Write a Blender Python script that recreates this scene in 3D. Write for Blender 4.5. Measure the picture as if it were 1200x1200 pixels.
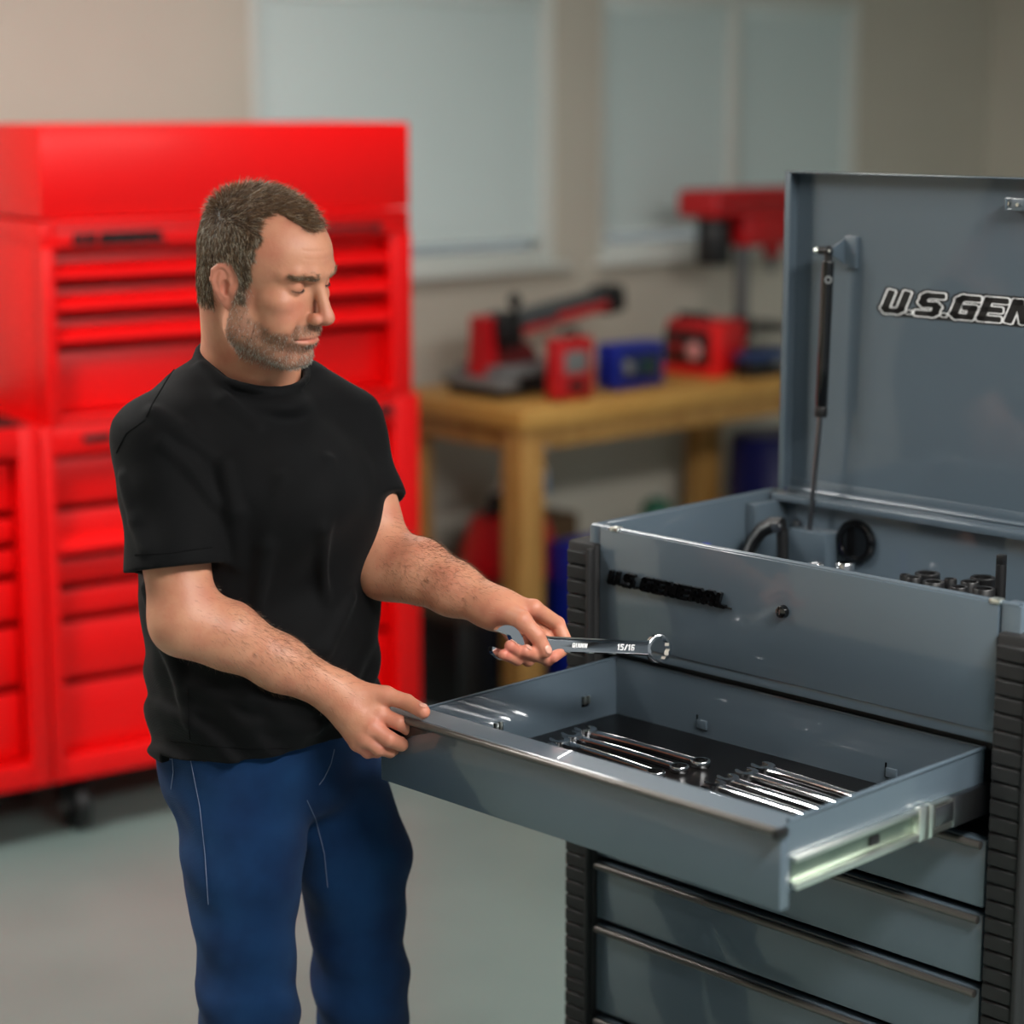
import bpy, bmesh, math, random
import numpy as np
from mathutils import Vector, Matrix

random.seed(7)
rng = np.random.default_rng(11)
for o in list(bpy.data.objects):
    bpy.data.objects.remove(o)
scene = bpy.context.scene
COL = scene.collection
R = math.radians

# ------------------------------------------------------------------ camera
HC = 1.76                      # lens height above the floor
FPX = 2529.0                   # focal length in pixels of a 1200 px frame
TILT = math.atan(485 / FPX)
cam_data = bpy.data.cameras.new('camera')
cam_data.sensor_width = 36.0
cam_data.lens = FPX / 1200 * 36.0
cam_data.clip_end = 60
cam_data.dof.use_dof = True
cam_data.dof.focus_distance = 3.03
cam_data.dof.aperture_fstop = 1.75
cam = bpy.data.objects.new('camera', cam_data)
COL.objects.link(cam)
cam.location = (0, 0, HC)
cam.rotation_euler = (math.pi / 2 - TILT, 0, 0)
scene.camera = cam

# ------------------------------------------------------------------ world, exposure
def lin(c):
    return tuple((v / 12.92 if v <= .04045 else ((v + .055) / 1.055) ** 2.4) for v in c)
def rgb(r, g, b):
    return lin((r / 255, g / 255, b / 255))

world = bpy.data.worlds.new('world')
scene.world = world
world.use_nodes = True
bg = world.node_tree.nodes['Background']
bg.inputs[0].default_value = (.86, .95, 1.0, 1)
bg.inputs[1].default_value = .24
scene.view_settings.view_transform = 'Standard'
scene.view_settings.look = 'None'
scene.view_settings.gamma = 1
scene.view_settings.exposure = 0.12
scene.view_settings.use_curve_mapping = False
LAMPS = [  # unseen ceiling lights added as key, rim, side and bench light: x, y, z, length, width, turn, emission
    (1.15, 1.25, 2.62, 1.25, .40, 45, 72.0),
    (-1.75, 3.35, 2.62, 1.25, .34, 45, 50.0),
    (2.05, 2.45, 2.62, 1.25, .34, 45, 46.0),
    (-0.10, 5.05, 2.62, 1.25, .20, 45, 20.0),
]

# ------------------------------------------------------------------ pixel helpers (1200 x 1200 frame)
CT, ST = math.cos(TILT), math.sin(TILT)
def ray(px, py):
    a = (px - 600) / FPX; b = -(py - 600) / FPX
    return np.array([a, CT + b * ST, -ST + b * CT])
CAM = np.array([0, 0, HC])
def P(px, py, Y):                      # a point at distance Y in front of the lens
    r = ray(px, py); return CAM + r * (Y / r[1])
def on_z(px, py, z):
    r = ray(px, py); return CAM + r * ((z - HC) / r[2])
def on_plane(px, py, Q, n):
    r = ray(px, py); return CAM + r * (((Q - CAM) @ n) / (r @ n))

# ------------------------------------------------------------------ materials
MATS = {}
def mat(name, color, rough=.5, metal=0.0, coat=0.0, coat_rough=.1, bump=None, var=None, emit=None, spec=.5, sheen=0.0, trans=0.0, sub=0.0):
    """bump=(scale,strength); var=(scale,second colour,amount)"""
    if name in MATS: return MATS[name]
    m = bpy.data.materials.new(name); m.use_nodes = True
    nt = m.node_tree; b = nt.nodes['Principled BSDF']
    b.inputs['Base Color'].default_value = (*color, 1)
    b.inputs['Roughness'].default_value = rough
    b.inputs['Metallic'].default_value = metal
    b.inputs['Coat Weight'].default_value = coat
    b.inputs['Coat Roughness'].default_value = coat_rough
    b.inputs['Specular IOR Level'].default_value = spec
    b.inputs['Sheen Weight'].default_value = sheen
    b.inputs['Transmission Weight'].default_value = trans
    if sub:
        b.inputs['Subsurface Weight'].default_value = sub
        b.inputs['Subsurface Radius'].default_value = (.010, .004, .002)
    if emit:
        b.inputs['Emission Color'].default_value = (*emit[0], 1)
        b.inputs['Emission Strength'].default_value = emit[1]
    tc = nt.nodes.new('ShaderNodeTexCoord')
    if var:
        n = nt.nodes.new('ShaderNodeTexNoise'); n.inputs['Scale'].default_value = var[0]
        n.inputs['Detail'].default_value = 5
        nt.links.new(tc.outputs['Object'], n.inputs['Vector'])
        mr = nt.nodes.new('ShaderNodeMapRange'); mr.inputs[1].default_value = .35; mr.inputs[2].default_value = .7
        mr.inputs[4].default_value = var[2]
        nt.links.new(n.outputs['Fac'], mr.inputs[0])
        mx = nt.nodes.new('ShaderNodeMix'); mx.data_type = 'RGBA'
        mx.inputs[6].default_value = (*color, 1); mx.inputs[7].default_value = (*var[1], 1)
        nt.links.new(mr.outputs[0], mx.inputs[0])
        nt.links.new(mx.outputs[2], b.inputs['Base Color'])
    if bump:
        n = nt.nodes.new('ShaderNodeTexNoise'); n.inputs['Scale'].default_value = bump[0]; n.inputs['Detail'].default_value = 4
        nt.links.new(tc.outputs['Object'], n.inputs['Vector'])
        bp = nt.nodes.new('ShaderNodeBump'); bp.inputs['Strength'].default_value = bump[1]; bp.inputs['Distance'].default_value = .002
        nt.links.new(n.outputs['Fac'], bp.inputs['Height'])
        nt.links.new(bp.outputs['Normal'], b.inputs['Normal'])
    MATS[name] = m
    return m

M_SLATE = mat('slate_paint', rgb(76, 89, 99), .34, 0, .85, .035, bump=(260, .012), var=(3.0, rgb(81, 94, 104), .5))
M_BLACKP = mat('black_plastic', rgb(17, 17, 18), .42, bump=(300, .05))
M_RUBBER = mat('black_rubber', rgb(19, 19, 20), .62, bump=(420, .12), var=(9, rgb(27, 27, 27), .6))
M_GLOSSBLACK = mat('gloss_black', rgb(10, 10, 11), .12, 0, .5, .05)
M_CHROME = mat('chrome', (.82, .83, .85), .07, 1.0)
M_ZINC = mat('zinc_steel', (.90, .91, .86), .30, 1.0, var=(14, (.78, .84, .74), .8))
M_STEEL = mat('dark_steel', (.20, .20, .21), .30, 1.0)
M_LINER = mat('drawer_liner', rgb(12, 10, 10), .30, bump=(500, .05), spec=.18)
M_RED = mat('red_powder_coat', rgb(238, 5, 8), .38, 0, .08, .2, bump=(220, .03), var=(2.2, rgb(228, 4, 6), .6), spec=.3)
M_REDP = mat('red_plastic', rgb(196, 12, 22), .42, var=(12, rgb(178, 12, 22), .5))
M_BLUEP = mat('blue_plastic', rgb(16, 38, 150), .38, var=(10, rgb(12, 28, 118), .6))
M_WHITE = mat('white_print', rgb(236, 236, 236), .45, var=(40, rgb(226, 226, 226), .4))
M_GREYP = mat('grey_plastic', rgb(120, 122, 122), .45, var=(15, rgb(104, 106, 106), .5))
M_YELLOW = mat('yellow_plastic', rgb(238, 158, 20), .4, var=(15, rgb(220, 140, 16), .5))

# ------------------------------------------------------------------ mesh helpers
class MB:
    """collects shapes in one bmesh; build() links them as one mesh object"""
    def __init__(self): self.bm = bmesh.new()
    def _add(self, geom_verts, M):
        bmesh.ops.transform(self.bm, matrix=M, verts=geom_verts)
    def box(self, lo, hi, bev=0.0, rot=None, seg=2):
        lo = Vector(lo); hi = Vector(hi); c = (lo + hi) / 2; s = hi - lo
        g = bmesh.ops.create_cube(self.bm, size=1.0)
        vs = g['verts']
        bmesh.ops.scale(self.bm, vec=s, verts=vs)
        if bev:
            es = list({e for v in vs for e in v.link_edges})
            r = bmesh.ops.bevel(self.bm, geom=es, offset=min(bev, min(s) * .49), segments=seg, profile=.5, affect='EDGES', clamp_overlap=True)
            vs = list({v for f in r['faces'] for v in f.verts} | {v for v in vs if v.is_valid})
        M = Matrix.Translation(c)
        if rot is not None: M = M @ rot.to_4x4()
        self._add(vs, M); return self
    def cyl(self, a, b, r1, r2=None, n=20, bev=0.0):
        a = Vector(a); b = Vector(b); d = b - a
        r2 = r1 if r2 is None else r2
        g = bmesh.ops.create_cone(self.bm, cap_ends=True, segments=n, radius1=r1, radius2=r2, depth=d.length)
        vs = g['verts']
        if bev:
            es = [e for e in {e for v in vs for e in v.link_edges} if len(e.link_faces) == 2 and any(len(f.verts) > 4 for f in e.link_faces)]
            r = bmesh.ops.bevel(self.bm, geom=es, offset=bev, segments=2, profile=.5, affect='EDGES', clamp_overlap=True)
            vs = list({v for f in r['faces'] for v in f.verts} | {v for v in vs if v.is_valid})
        q = Vector((0, 0, 1)).rotation_difference(d.normalized())
        self._add(vs, Matrix.Translation((a + b) / 2) @ q.to_matrix().to_4x4()); return self
    def ball(self, c, r, n=16):
        g = bmesh.ops.create_uvsphere(self.bm, u_segments=n, v_segments=max(6, n // 2), radius=1)
        r = (r, r, r) if not hasattr(r, '__len__') else r
        bmesh.ops.scale(self.bm, vec=r, verts=g['verts'])
        self._add(g['verts'], Matrix.Translation(c)); return self
    def tube(self, path, r, n=10, cap=True):
        path = [Vector(p) for p in path]; rs = r if hasattr(r, '__len__') else [r] * len(path)
        rings = []; up = Vector((0, 0, 1))
        for i, p in enumerate(path):
            t = (path[min(i + 1, len(path) - 1)] - path[max(i - 1, 0)]).normalized()
            if i == 0:
                x = t.cross(up if abs(t.z) < .9 else Vector((1, 0, 0))).normalized()
            else:
                x = (x - t * x.dot(t)).normalized()
            y = t.cross(x)
            rings.append([self.bm.verts.new(p + (x * math.cos(2 * math.pi * k / n) + y * math.sin(2 * math.pi * k / n)) * rs[i]) for k in range(n)])
        for a, b in zip(rings, rings[1:]):
            for k in range(n):
                self.bm.faces.new((a[k], a[(k + 1) % n], b[(k + 1) % n], b[k]))
        if cap:
            self.bm.faces.new(rings[0][::-1]); self.bm.faces.new(rings[-1])
        return self
    def lathe(self, prof, M=None, n=28):
        """prof: (radius, z) list about z, closed at the axis when radius 0"""
        M = M or Matrix.Identity(4); rings = []
        for r, z in prof:
            if r < 1e-6: rings.append([self.bm.verts.new(M @ Vector((0, 0, z)))])
            else: rings.append([self.bm.verts.new(M @ Vector((r * math.cos(2 * math.pi * k / n), r * math.sin(2 * math.pi * k / n), z))) for k in range(n)])
        for a, b in zip(rings, rings[1:]):
            for k in range(n):
                if len(a) == 1 and len(b) == 1: break
                if len(a) == 1: f = (a[0], b[(k + 1) % n], b[k])
                elif len(b) == 1: f = (a[k], a[(k + 1) % n], b[0])
                else: f = (a[k], a[(k + 1) % n], b[(k + 1) % n], b[k])
                self.bm.faces.new(f)
        return self
    def prism(self, pts, h, M=None):
        """pts: 2-D outline (ccw) pushed h along z"""
        M = M or Matrix.Identity(4)
        a = [self.bm.verts.new(M @ Vector((x, y, 0))) for x, y in pts]
        b = [self.bm.verts.new(M @ Vector((x, y, h))) for x, y in pts]
        n = len(pts)
        self.bm.faces.new(a[::-1]); self.bm.faces.new(b)
        for k in range(n): self.bm.faces.new((a[k], a[(k + 1) % n], b[(k + 1) % n], b[k]))
        return self
    def build(self, name, material, parent=None, smooth=True, angle=40):
        bmesh.ops.recalc_face_normals(self.bm, faces=self.bm.faces[:])
        me = bpy.data.meshes.new(name)
        if smooth:
            for f in self.bm.faces: f.smooth = True
            for e in self.bm.edges:
                if len(e.link_faces) == 2 and e.calc_face_angle(0) > R(angle): e.smooth = False
        self.bm.to_mesh(me); self.bm.free()
        me.materials.append(material)
        return link(name, me, parent)

def link(name, me, parent=None):
    o = bpy.data.objects.new(name, me); COL.objects.link(o)
    if parent is not None: o.parent = parent
    return o
def tag(o, label, cat, group=None):
    o['label'] = label; o['category'] = cat
    if group: o['group'] = group
    return o
def thing(name, label, cat, loc=(0, 0, 0), rz=0.0, group=None):
    o = link(name, None); o.empty_display_size = .05
    o.location = loc; o.rotation_euler = (0, 0, rz)
    return tag(o, label, cat, group)
def struct(o):
    o['kind'] = 'structure'; return o
def copy_tree(o, parent=None):
    c = o.copy(); COL.objects.link(c); c.parent = parent
    for ch in list(o.children): copy_tree(ch, c)
    return c

# letters as strokes on a 0..1 high, slanted grid
GL = {
 'U': ([[(.0, 1), (.0, .12), (.1, 0), (.5, 0), (.62, .12), (.62, 1)]], .62),
 'S': ([[(.62, 1), (.1, 1), (0, .9), (0, .6), (.1, .5), (.52, .5), (.62, .4), (.62, .1), (.52, 0), (0, 0)]], .62),
 'G': ([[(.62, 1), (.12, 1), (0, .88), (0, .12), (.12, 0), (.62, 0), (.62, .5), (.34, .5)]], .62),
 'E': ([[(.60, 1), (0, 1), (0, 0), (.60, 0)], [(0, .5), (.52, .5)]], .60),
 'N': ([[(0, 0), (0, 1), (.12, 1), (.54, 0), (.66, 0), (.66, 1)]], .66),
 'R': ([[(0, 0), (0, 1), (.52, 1), (.62, .9), (.62, .56), (.52, .46), (0, .46)], [(.30, .46), (.62, 0)]], .62),
 'A': ([[(0, 0), (0, .85), (.14, 1), (.5, 1), (.64, .85), (.64, 0)], [(0, .42), (.64, .42)]], .64),
 'L': ([[(0, 1), (0, 0), (.56, 0)]], .56),
 'Q': ([[(.12, 0), (0, .12), (0, .88), (.12, 1), (.5, 1), (.62, .88), (.62, .12), (.5, 0), (.12, 0)], [(.38, .3), (.68, -.08)]], .62),
 'I': ([[(0, 0), (0, 1)]], .0), 'C': ([[(.6, 1), (.12, 1), (0, .88), (0, .12), (.12, 0), (.6, 0)]], .6),
 'O': ([[(.12, 0), (0, .12), (0, .88), (.12, 1), (.5, 1), (.62, .88), (.62, .12), (.5, 0), (.12, 0)]], .62),
 '1': ([[(0, .8), (.18, 1), (.18, 0)]], .2), '5': ([[(.55, 1), (0, 1), (0, .55), (.45, .55), (.55, .45), (.55, .1), (.45, 0), (0, 0)]], .55),
 '6': ([[(.55, 1), (.1, 1), (0, .9), (0, .1), (.1, 0), (.45, 0), (.55, .1), (.55, .45), (.45, .55), (0, .55)]], .55),
 '/': ([[(0, 0), (.4, 1)]], .4), '.': ([[(0, 0), (.02, 0)]], .02), ' ': ([], -.26),
}
def stroke_text(txt, h, sw, width, lift, depth, slant=.25, gap=.36, M=None, ext=0.0, xs=1.0):
    """mesh builder of slanted block letters: cap height h, stroke centre inset sw/2, drawn with `width`, from z=lift to lift+depth"""
    mb = MB(); M = M or Matrix.Identity(4); x0 = 0.0; H = h - sw
    for ch in txt:
        lines, adv = GL[ch]
        for ln in lines:
            xo = x0 - (.06 * H if ch == '.' else 0)
            pts = [Vector(((xo + (x * xs + y * slant) * H), sw / 2 + y * H, 0)) for x, y in ln]
            for i in range(len(pts) - 1):
                a, b = pts[i], pts[i + 1]; d = (b - a)
                if d.length < 1e-7: continue
                d.normalize(); nrm = Vector((-d.y, d.x, 0))
                e = width / 2 * (.62 if ch == '.' else 1)
                a2 = a - d * e * .96; b2 = b + d * e * .96
                q = [a2 - nrm * e, b2 - nrm * e, b2 + nrm * e, a2 + nrm * e]
                c = e * .35
                poly = [q[0] + d * c, q[1] - d * c, q[1] + nrm * c, q[2] - nrm * c, q[2] - d * c, q[3] + d * c, q[3] - nrm * c, q[0] + nrm * c]
                mb.prism([(p.x, p.y) for p in poly], depth, M @ Matrix.Translation((0, 0, lift)))
        x0 += (adv * xs + gap) * H if ch != '.' else .30 * H
    return mb, x0

# ================================================================== the room
BA = R(47.0)
b1 = np.array([math.sin(BA), math.cos(BA), 0]); b2 = np.array([-b1[1], b1[0], 0])      # along and into the window wall
BENCH_Z = .90
KB = on_z(612, 482, BENCH_Z)                      # near corner of the bench top
BRZ = math.atan2(b1[1], b1[0])
WALLW = .70                                       # wall behind the bench
def wall_pt(s, w, z): return Vector(KB + b1 * s + b2 * w) * 1 + Vector((0, 0, z - KB[2]))
def on_wall(px, py, w=WALLW):
    p = on_plane(px, py, KB + b2 * w, b2) - KB
    return p @ b1, p[2] + KB[2]

M_FLOOR = mat('painted_concrete_floor', rgb(126, 144, 140), .38, 0, .12, .2, bump=(30, .12), var=(1.6, rgb(110, 128, 124), .8))
M_WALL = mat('beige_wall_paint', rgb(208, 202, 188), .8, bump=(120, .15), var=(1.5, rgb(198, 192, 178), .6))
M_CEIL = mat('ceiling_paint', rgb(206, 206, 204), .9, bump=(160, .2), var=(2, rgb(198, 198, 196), .5))
M_TRIM = mat('white_window_trim', rgb(222, 226, 220), .5, bump=(90, .06))
M_GLASS = mat('window_glass', (.9, .95, .95), .03, trans=1.0)
M_BLIND = mat('pale_blind_slat', rgb(226, 238, 236), .55, bump=(60, .05))

wall_root = Matrix.Translation((KB[0], KB[1], 0)) @ Matrix.Rotation(BRZ, 4, 'Z')
def wall_obj(mb, name, mt, **k):
    o = mb.build(name, mt, **k); o.matrix_world = wall_root; return o
m = MB(); m.box((-5.4, -5.2, -.08), (3.3, .82, 0)); struct(wall_obj(m, 'floor', M_FLOOR, smooth=False))
m = MB(); m.box((-5.4, -4.4, 2.66), (3.3, .82, 2.74)); struct(wall_obj(m, 'ceiling', M_CEIL, smooth=False))

# window openings measured on the wall (s along the wall, z up)
s1a, z1 = on_wall(470, 327); s1b, z1b = on_wall(652, 311)
s2a, z2 = on_wall(702, 311); s2m, _ = on_wall(863, 210)
ZS = 1.235; ZT = 2.12
W1 = (s1a - .55, s1b); W2 = (s2a, s2m + .68)
SW0, SW1 = -5.3, 3.2
m = MB()
m.box((SW0, WALLW, 0), (SW1, WALLW + .12, ZS)); m.box((SW0, WALLW, ZT), (SW1, WALLW + .12, 2.66))
m.box((SW0, WALLW, ZS), (W1[0], WALLW + .12, ZT)); m.box((W1[1], WALLW, ZS), (W2[0], WALLW + .12, ZT)); m.box((W2[1], WALLW, ZS), (SW1, WALLW + .12, ZT))
struct(wall_obj(m, 'wall_back', M_WALL, smooth=False))
m = MB(); m.box((SW0, WALLW - .012, 0), (SW1, WALLW, .09), .003); struct(wall_obj(m, 'baseboard_back', M_TRIM))
# side walls of the bay, square to the window wall; the side behind the camera is the open garage door
m = MB(); m.box((SW1 - .02, -4.4, 0), (SW1 + .1, WALLW + .12, 2.66)); struct(wall_obj(m, 'wall_right', M_WALL, smooth=False))
m = MB(); m.box((SW0 - .1, -4.4, 0), (SW0 + .02, WALLW + .12, 2.66)); struct(wall_obj(m, 'wall_left', M_WALL, smooth=False))

def window(n, sa, sb, mull):
    w = WALLW
    fr = MB()
    f = .045
    fr.box((sa, w + .01, ZS), (sa + f, w + .09, ZT), .004); fr.box((sb - f, w + .01, ZS), (sb, w + .09, ZT), .004)
    fr.box((sa + f, w + .01, ZS), (sb - f, w + .09, ZS + f), .004); fr.box((sa + f, w + .01, ZT - f), (sb - f, w + .09, ZT), .004)
    for s in mull: fr.box((s - .025, w + .008, ZS + f), (s + .025, w + .085, ZT - f), .004)
    win = struct(wall_obj(fr, 'window_%d' % n, M_TRIM))
    sill = MB(); sill.box((sa - .03, w - .045, ZS - .022), (sb + .03, w + .012, ZS + .002), .004).build('window_sill', M_TRIM, win)
    edges = [sa + f] + [x for s in mull for x in (s - .025, s + .025)] + [sb - f]
    for a, b in zip(edges[::2], edges[1::2]):
        g = MB(); g.box((a, w + .062, ZS + f), (b, w + .068, ZT - f)).build('pane', M_GLASS, win, smooth=False)
    return [(a, b) for a, b in zip(edges[::2], edges[1::2])]
bays = window(1, W1[0], W1[1], []) + window(2, W2[0], W2[1], [s2m])
blabels = ['pale closed slatted blind in the window beside the red tool cabinets',
           'pale closed slatted blind behind the red drill press, left of the white mullion',
           'pale closed slatted blind in the window bay right of the white mullion']
for (a, b), lb in zip(bays, blabels):
    bl = thing('window_blind', lb, 'window blind', group='slatted blinds in the windows')
    bl.matrix_world = wall_root @ Matrix.Translation((0, 0, 0))
    me = None
    w = WALLW + .035; z = ZT - .085
    hb = MB(); hb.box((a + .004, w - .018, ZT - .08), (b - .004, w + .018, ZT - .047), .003).build('head_rail', M_BLIND, bl)
    k = 0
    while z > ZS + .085:
        if me is None:
            sm = MB(); sm.box((a + .006, -.0125, -.0007), (b - .006, .0125, .0007), rot=Matrix.Rotation(R(62), 3, 'X'))
            o = sm.build('slat', M_BLIND, bl, smooth=False); me = o.data
        else:
            o = link('slat', me, bl)
        o.location = (0, w, z); z -= .0225; k += 1
    bb = MB(); bb.box((a + .006, w - .013, z - .002), (b - .006, w + .013, z + .012), .003).build('bottom_rail', M_BLIND, bl)

# added ceiling lights, all out of view
M_HOUS = mat('lamp_housing', rgb(215, 215, 215), .5, bump=(80, .05))
lamp_names = ['unseen long ceiling light added as key from the front right', 'unseen long ceiling light added as rim and cabinet light on the left',
              'unseen narrow ceiling light added to light the drawer side from the right', 'unseen slim ceiling light added to brighten the blinds and bench wall']
for i, (x, y, z, ln, wd, a, e) in enumerate(LAMPS):
    t = thing('added_light', lamp_names[i], 'ceiling light', (x, y, z), R(a))
    MB().box((-ln / 2, -wd / 2, 0), (ln / 2, wd / 2, .04), .006).build('housing', M_HOUS, t)
    md = mat('lamp_diffuser_%d' % i, (1, 1, 1), .5, emit=((1.0, .975, .94), e))
    MB().box((-ln / 2 + .02, -wd / 2 + .02, -.012), (ln / 2 - .02, wd / 2 - .02, .001), .003).build('diffuser', md, t)

# ================================================================== the grey tool cart
CRZ = R(-45.3)
RIM = HC - .64
A0 = on_z(691, 615, RIM)
cS = np.array([math.cos(CRZ), math.sin(CRZ), 0]); cV = np.array([-math.sin(CRZ), math.cos(CRZ), 0])
CM = Matrix.Translation((A0[0], A0[1], 0)) @ Matrix.Rotation(CRZ, 4, 'Z')
def on_w(px, py, w):                     # pixel on the plane w behind the cart front -> (s, w, z from the rim)
    p = on_plane(px, py, A0 + cV * w, cV) - A0
    return Vector((p @ cS, p @ cV, p[2]))
def on_tray(px, py, z):
    p = on_z(px, py, RIM + z) - A0
    return Vector((p @ cS, p @ cV, z))
cart = thing('tool_cart', 'slate grey rolling tool cart with its lid up and top drawer pulled out', 'tool cart', (A0[0], A0[1], RIM * 0), CRZ)
def C(v): return Vector((v[0], v[1], v[2] + RIM))      # local, rim-based z -> local, floor-based z
W, D = .76, .452                                        # cart width and depth
Z0 = RIM
# carcass
m = MB()
m.box((0, 0.0, Z0 - .20), (.022, .03, Z0 - .0), .002); m.box((W - .03, 0, Z0 - .20), (W, .03, Z0), .002)         # corner posts
m.box((0, .02, Z0 - .95), (.012, D, Z0), .002); m.box((W - .012, .02, Z0 - .95), (W, D, Z0), .002)               # sides
m.box((.010, D - .012, Z0 - .95), (W - .010, D, Z0 - .001), .001)                                                 # back
m.box((.010, .01, Z0 - .958), (W - .010, D, Z0 - .94), .002)                                                      # bottom
m.box((.0, 0, Z0 - .95), (.022, .03, Z0 - .20), .001); m.box((W - .03, 0, Z0 - .95), (W, .03, Z0 - .20), .001)
m.build('carcass', M_SLATE, cart)
m = MB()
m.box((.010, .010, Z0 - .186), (W - .010, D - .010, Z0 - .176), .001); m.build('box_floor', M_SLATE, cart)
m = MB()                                                                                                          # front of the top box
m.box((.0245, -.003, Z0 - .174), (W - .0325, .014, Z0 - .001), .0012)
m.box((.0245, .000, Z0 - .1895), (W - .0325, .014, Z0 - .1748), .001)
fp = m.build('front_panel', M_SLATE, cart)
m = MB()
m.tube([(0.004, .004, Z0 - .001), (W - .004, .004, Z0 - .001)], .0042, 10); m.tube([(.004, .004, Z0 - .001), (.004, D - .01, Z0 - .001)], .0038, 8)
m.tube([(W - .004, .004, Z0 - .001), (W - .004, D - .01, Z0 - .001)], .0038, 8)
m.build('rolled_rim', M_SLATE, cart)
for px, py in ((721, 621), (1167, 703)):
    p = on_w(px, py, 0); MB().box((p.x - .008, -.0045, Z0 - .003), (p.x + .008, .010, Z0 + .0045), .002).build('lid_stop', M_ZINC, cart)
# lock on the front
p = on_w(920, 716, 0)
lk = MB(); lk.lathe([(0, .010), (.0055, .010), (.0085, .008), (.0095, .003), (.0095, 0), (0, 0)], Matrix.Translation((p.x, -.003, p.z + Z0)) @ Matrix.Rotation(R(90), 4, 'X'), 24)
lko = lk.build('lock', M_GLOSSBLACK, cart)
MB().box((p.x - .0007, -.0136, p.z + Z0 - .0035), (p.x + .0007, -.0128, p.z + Z0 + .0035)).build('keyhole', M_STEEL, lko)
# raised black badge on the front
pa = on_w(717, 683, 0); pb = on_w(857, 712, 0)
bh = .0225
mb, wid = stroke_text('U.S. GENERAL', bh, .0050, .0050, 0, .0065, slant=.22, gap=.42)
mb.bm.free()
FM = Matrix.Translation((pa.x + .002, -.0045, pa.z + Z0 + .000)) @ Matrix.Rotation(R(90), 4, 'X')
sc = (pb.x - pa.x + .001) / wid
bg1 = MB(); bg1.box((pa.x, -.0048, pa.z + Z0 - .0008), (pb.x + .004, -.0028, pa.z + Z0 + .002), .0006)
badge = bg1.build('badge_strip', M_BLACKP, cart)
mb, wid = stroke_text('U.S. GENERAL', bh, .0050, .0052, 0, .0065, slant=.22, gap=.42, M=FM @ Matrix.Diagonal((sc, 1, 1, 1)))
mb.build('badge_letters', M_GLOSSBLACK, cart, smooth=False)
# lid, standing open
LZ = .525
lw = .455
m = MB()
m.box((.028, lw, Z0 + .004), (W - .022, lw + .0025, Z0 + LZ), 0)
lid = m.build('lid', M_SLATE, cart)
m = MB()
m.box((.028, lw - .032, Z0 + .006), (.0305, lw + .001, Z0 + LZ), .0008)
m.box((.028, lw - .032, Z0 + .006), (.040, lw - .0295, Z0 + LZ), .0008)
m.box((W - .0245, lw - .032, Z0 + .006), (W - .022, lw + .001, Z0 + LZ), .0008)
m.box((.028, lw - .032, Z0 + LZ - .0025), (W - .022, lw + .001, Z0 + LZ), .0008)
m.build('lid_flange', M_SLATE, lid)
m = MB()
m.tube([(.03, lw - .004, Z0 + .004), (W - .025, lw - .004, Z0 + .004)], .0042, 10)
m.box((.03, lw - .016, Z0 - .002), (W - .025, lw - .004, Z0 + .001), .0006)
m.box((.03, lw - .002, Z0 + .004), (W - .025, lw + .001, Z0 + .022), .0006)
m.build('hinge', M_SLATE, lid)
m = MB(); m.box((.020, D - .036, Z0 - .012), (W - .02, D - .006, Z0 - .001), .001); m.build('back_ledge', M_SLATE, cart)
# decal lettering on the lid
pa = on_w(1034, 367, lw - .001); pn = on_w(1177, 379, lw - .001); pt = on_w(1042, 337, lw - .001)
hh = .0385
mb, wgen = stroke_text('U.S.GE', hh, .0100, .01, 0, .001, slant=.26, gap=.42); mb.bm.free()
sx = (pn.x - pa.x + .004) / wgen
DM = Matrix.Translation((pa.x + .003, lw - .0001, pa.z + Z0)) @ Matrix.Rotation(R(90), 4, 'X') @ Matrix.Diagonal((sx, 1, 1, 1))
for nm, wd, lf, mt in (('decal_base', .0170, .0001, M_BLACKP), ('decal_outline', .0122, .0004, M_WHITE), ('decal_letters', .0086, .0007, M_BLACKP)):
    mb, _ = stroke_text('U.S.GENERAL', hh, .0100, wd, lf, .0003, slant=.26, gap=.42, M=DM)
    if nm == 'decal_base':
        mb.prism([(.004, -.0035), (.36 / sx, -.0035), (.36 / sx + .004, .010), (.006, .010)], .0002, DM)
    mb.build(nm, mt, lid, smooth=False)
# latch keeper on the lid
p = on_w(1186, 239, lw - .012)
m = MB()
m.box((p.x - .016, lw - .005, Z0 + p.z - .008), (p.x + .09, lw, Z0 + p.z + .009), .001)
m.box((p.x - .004, lw - .026, Z0 + p.z - .009), (p.x + .09, lw - .004, Z0 + p.z - .006), .001)
m.box((p.x - .004, lw - .026, Z0 + p.z + .006), (p.x + .09, lw - .004, Z0 + p.z + .009), .001)
m.box((p.x - .004, lw - .027, Z0 + p.z - .009), (p.x, lw - .023, Z0 + p.z + .009), .001)
m.box((p.x + .008, lw - .027, Z0 + p.z - .009), (p.x + .09, lw - .023, Z0 + p.z + .009), .001)
lt = m.build('latch_keeper', M_SLATE, lid)
for q in (-.011, .02):
    m = MB(); m.cyl((p.x + q, lw - .004 - (.024 if q > 0 else 0), Z0 + p.z), (p.x + q, lw - .0065 - (.024 if q > 0 else 0), Z0 + p.z), .0028, n=12); m.build('rivet', M_ZINC, lt)
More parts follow.
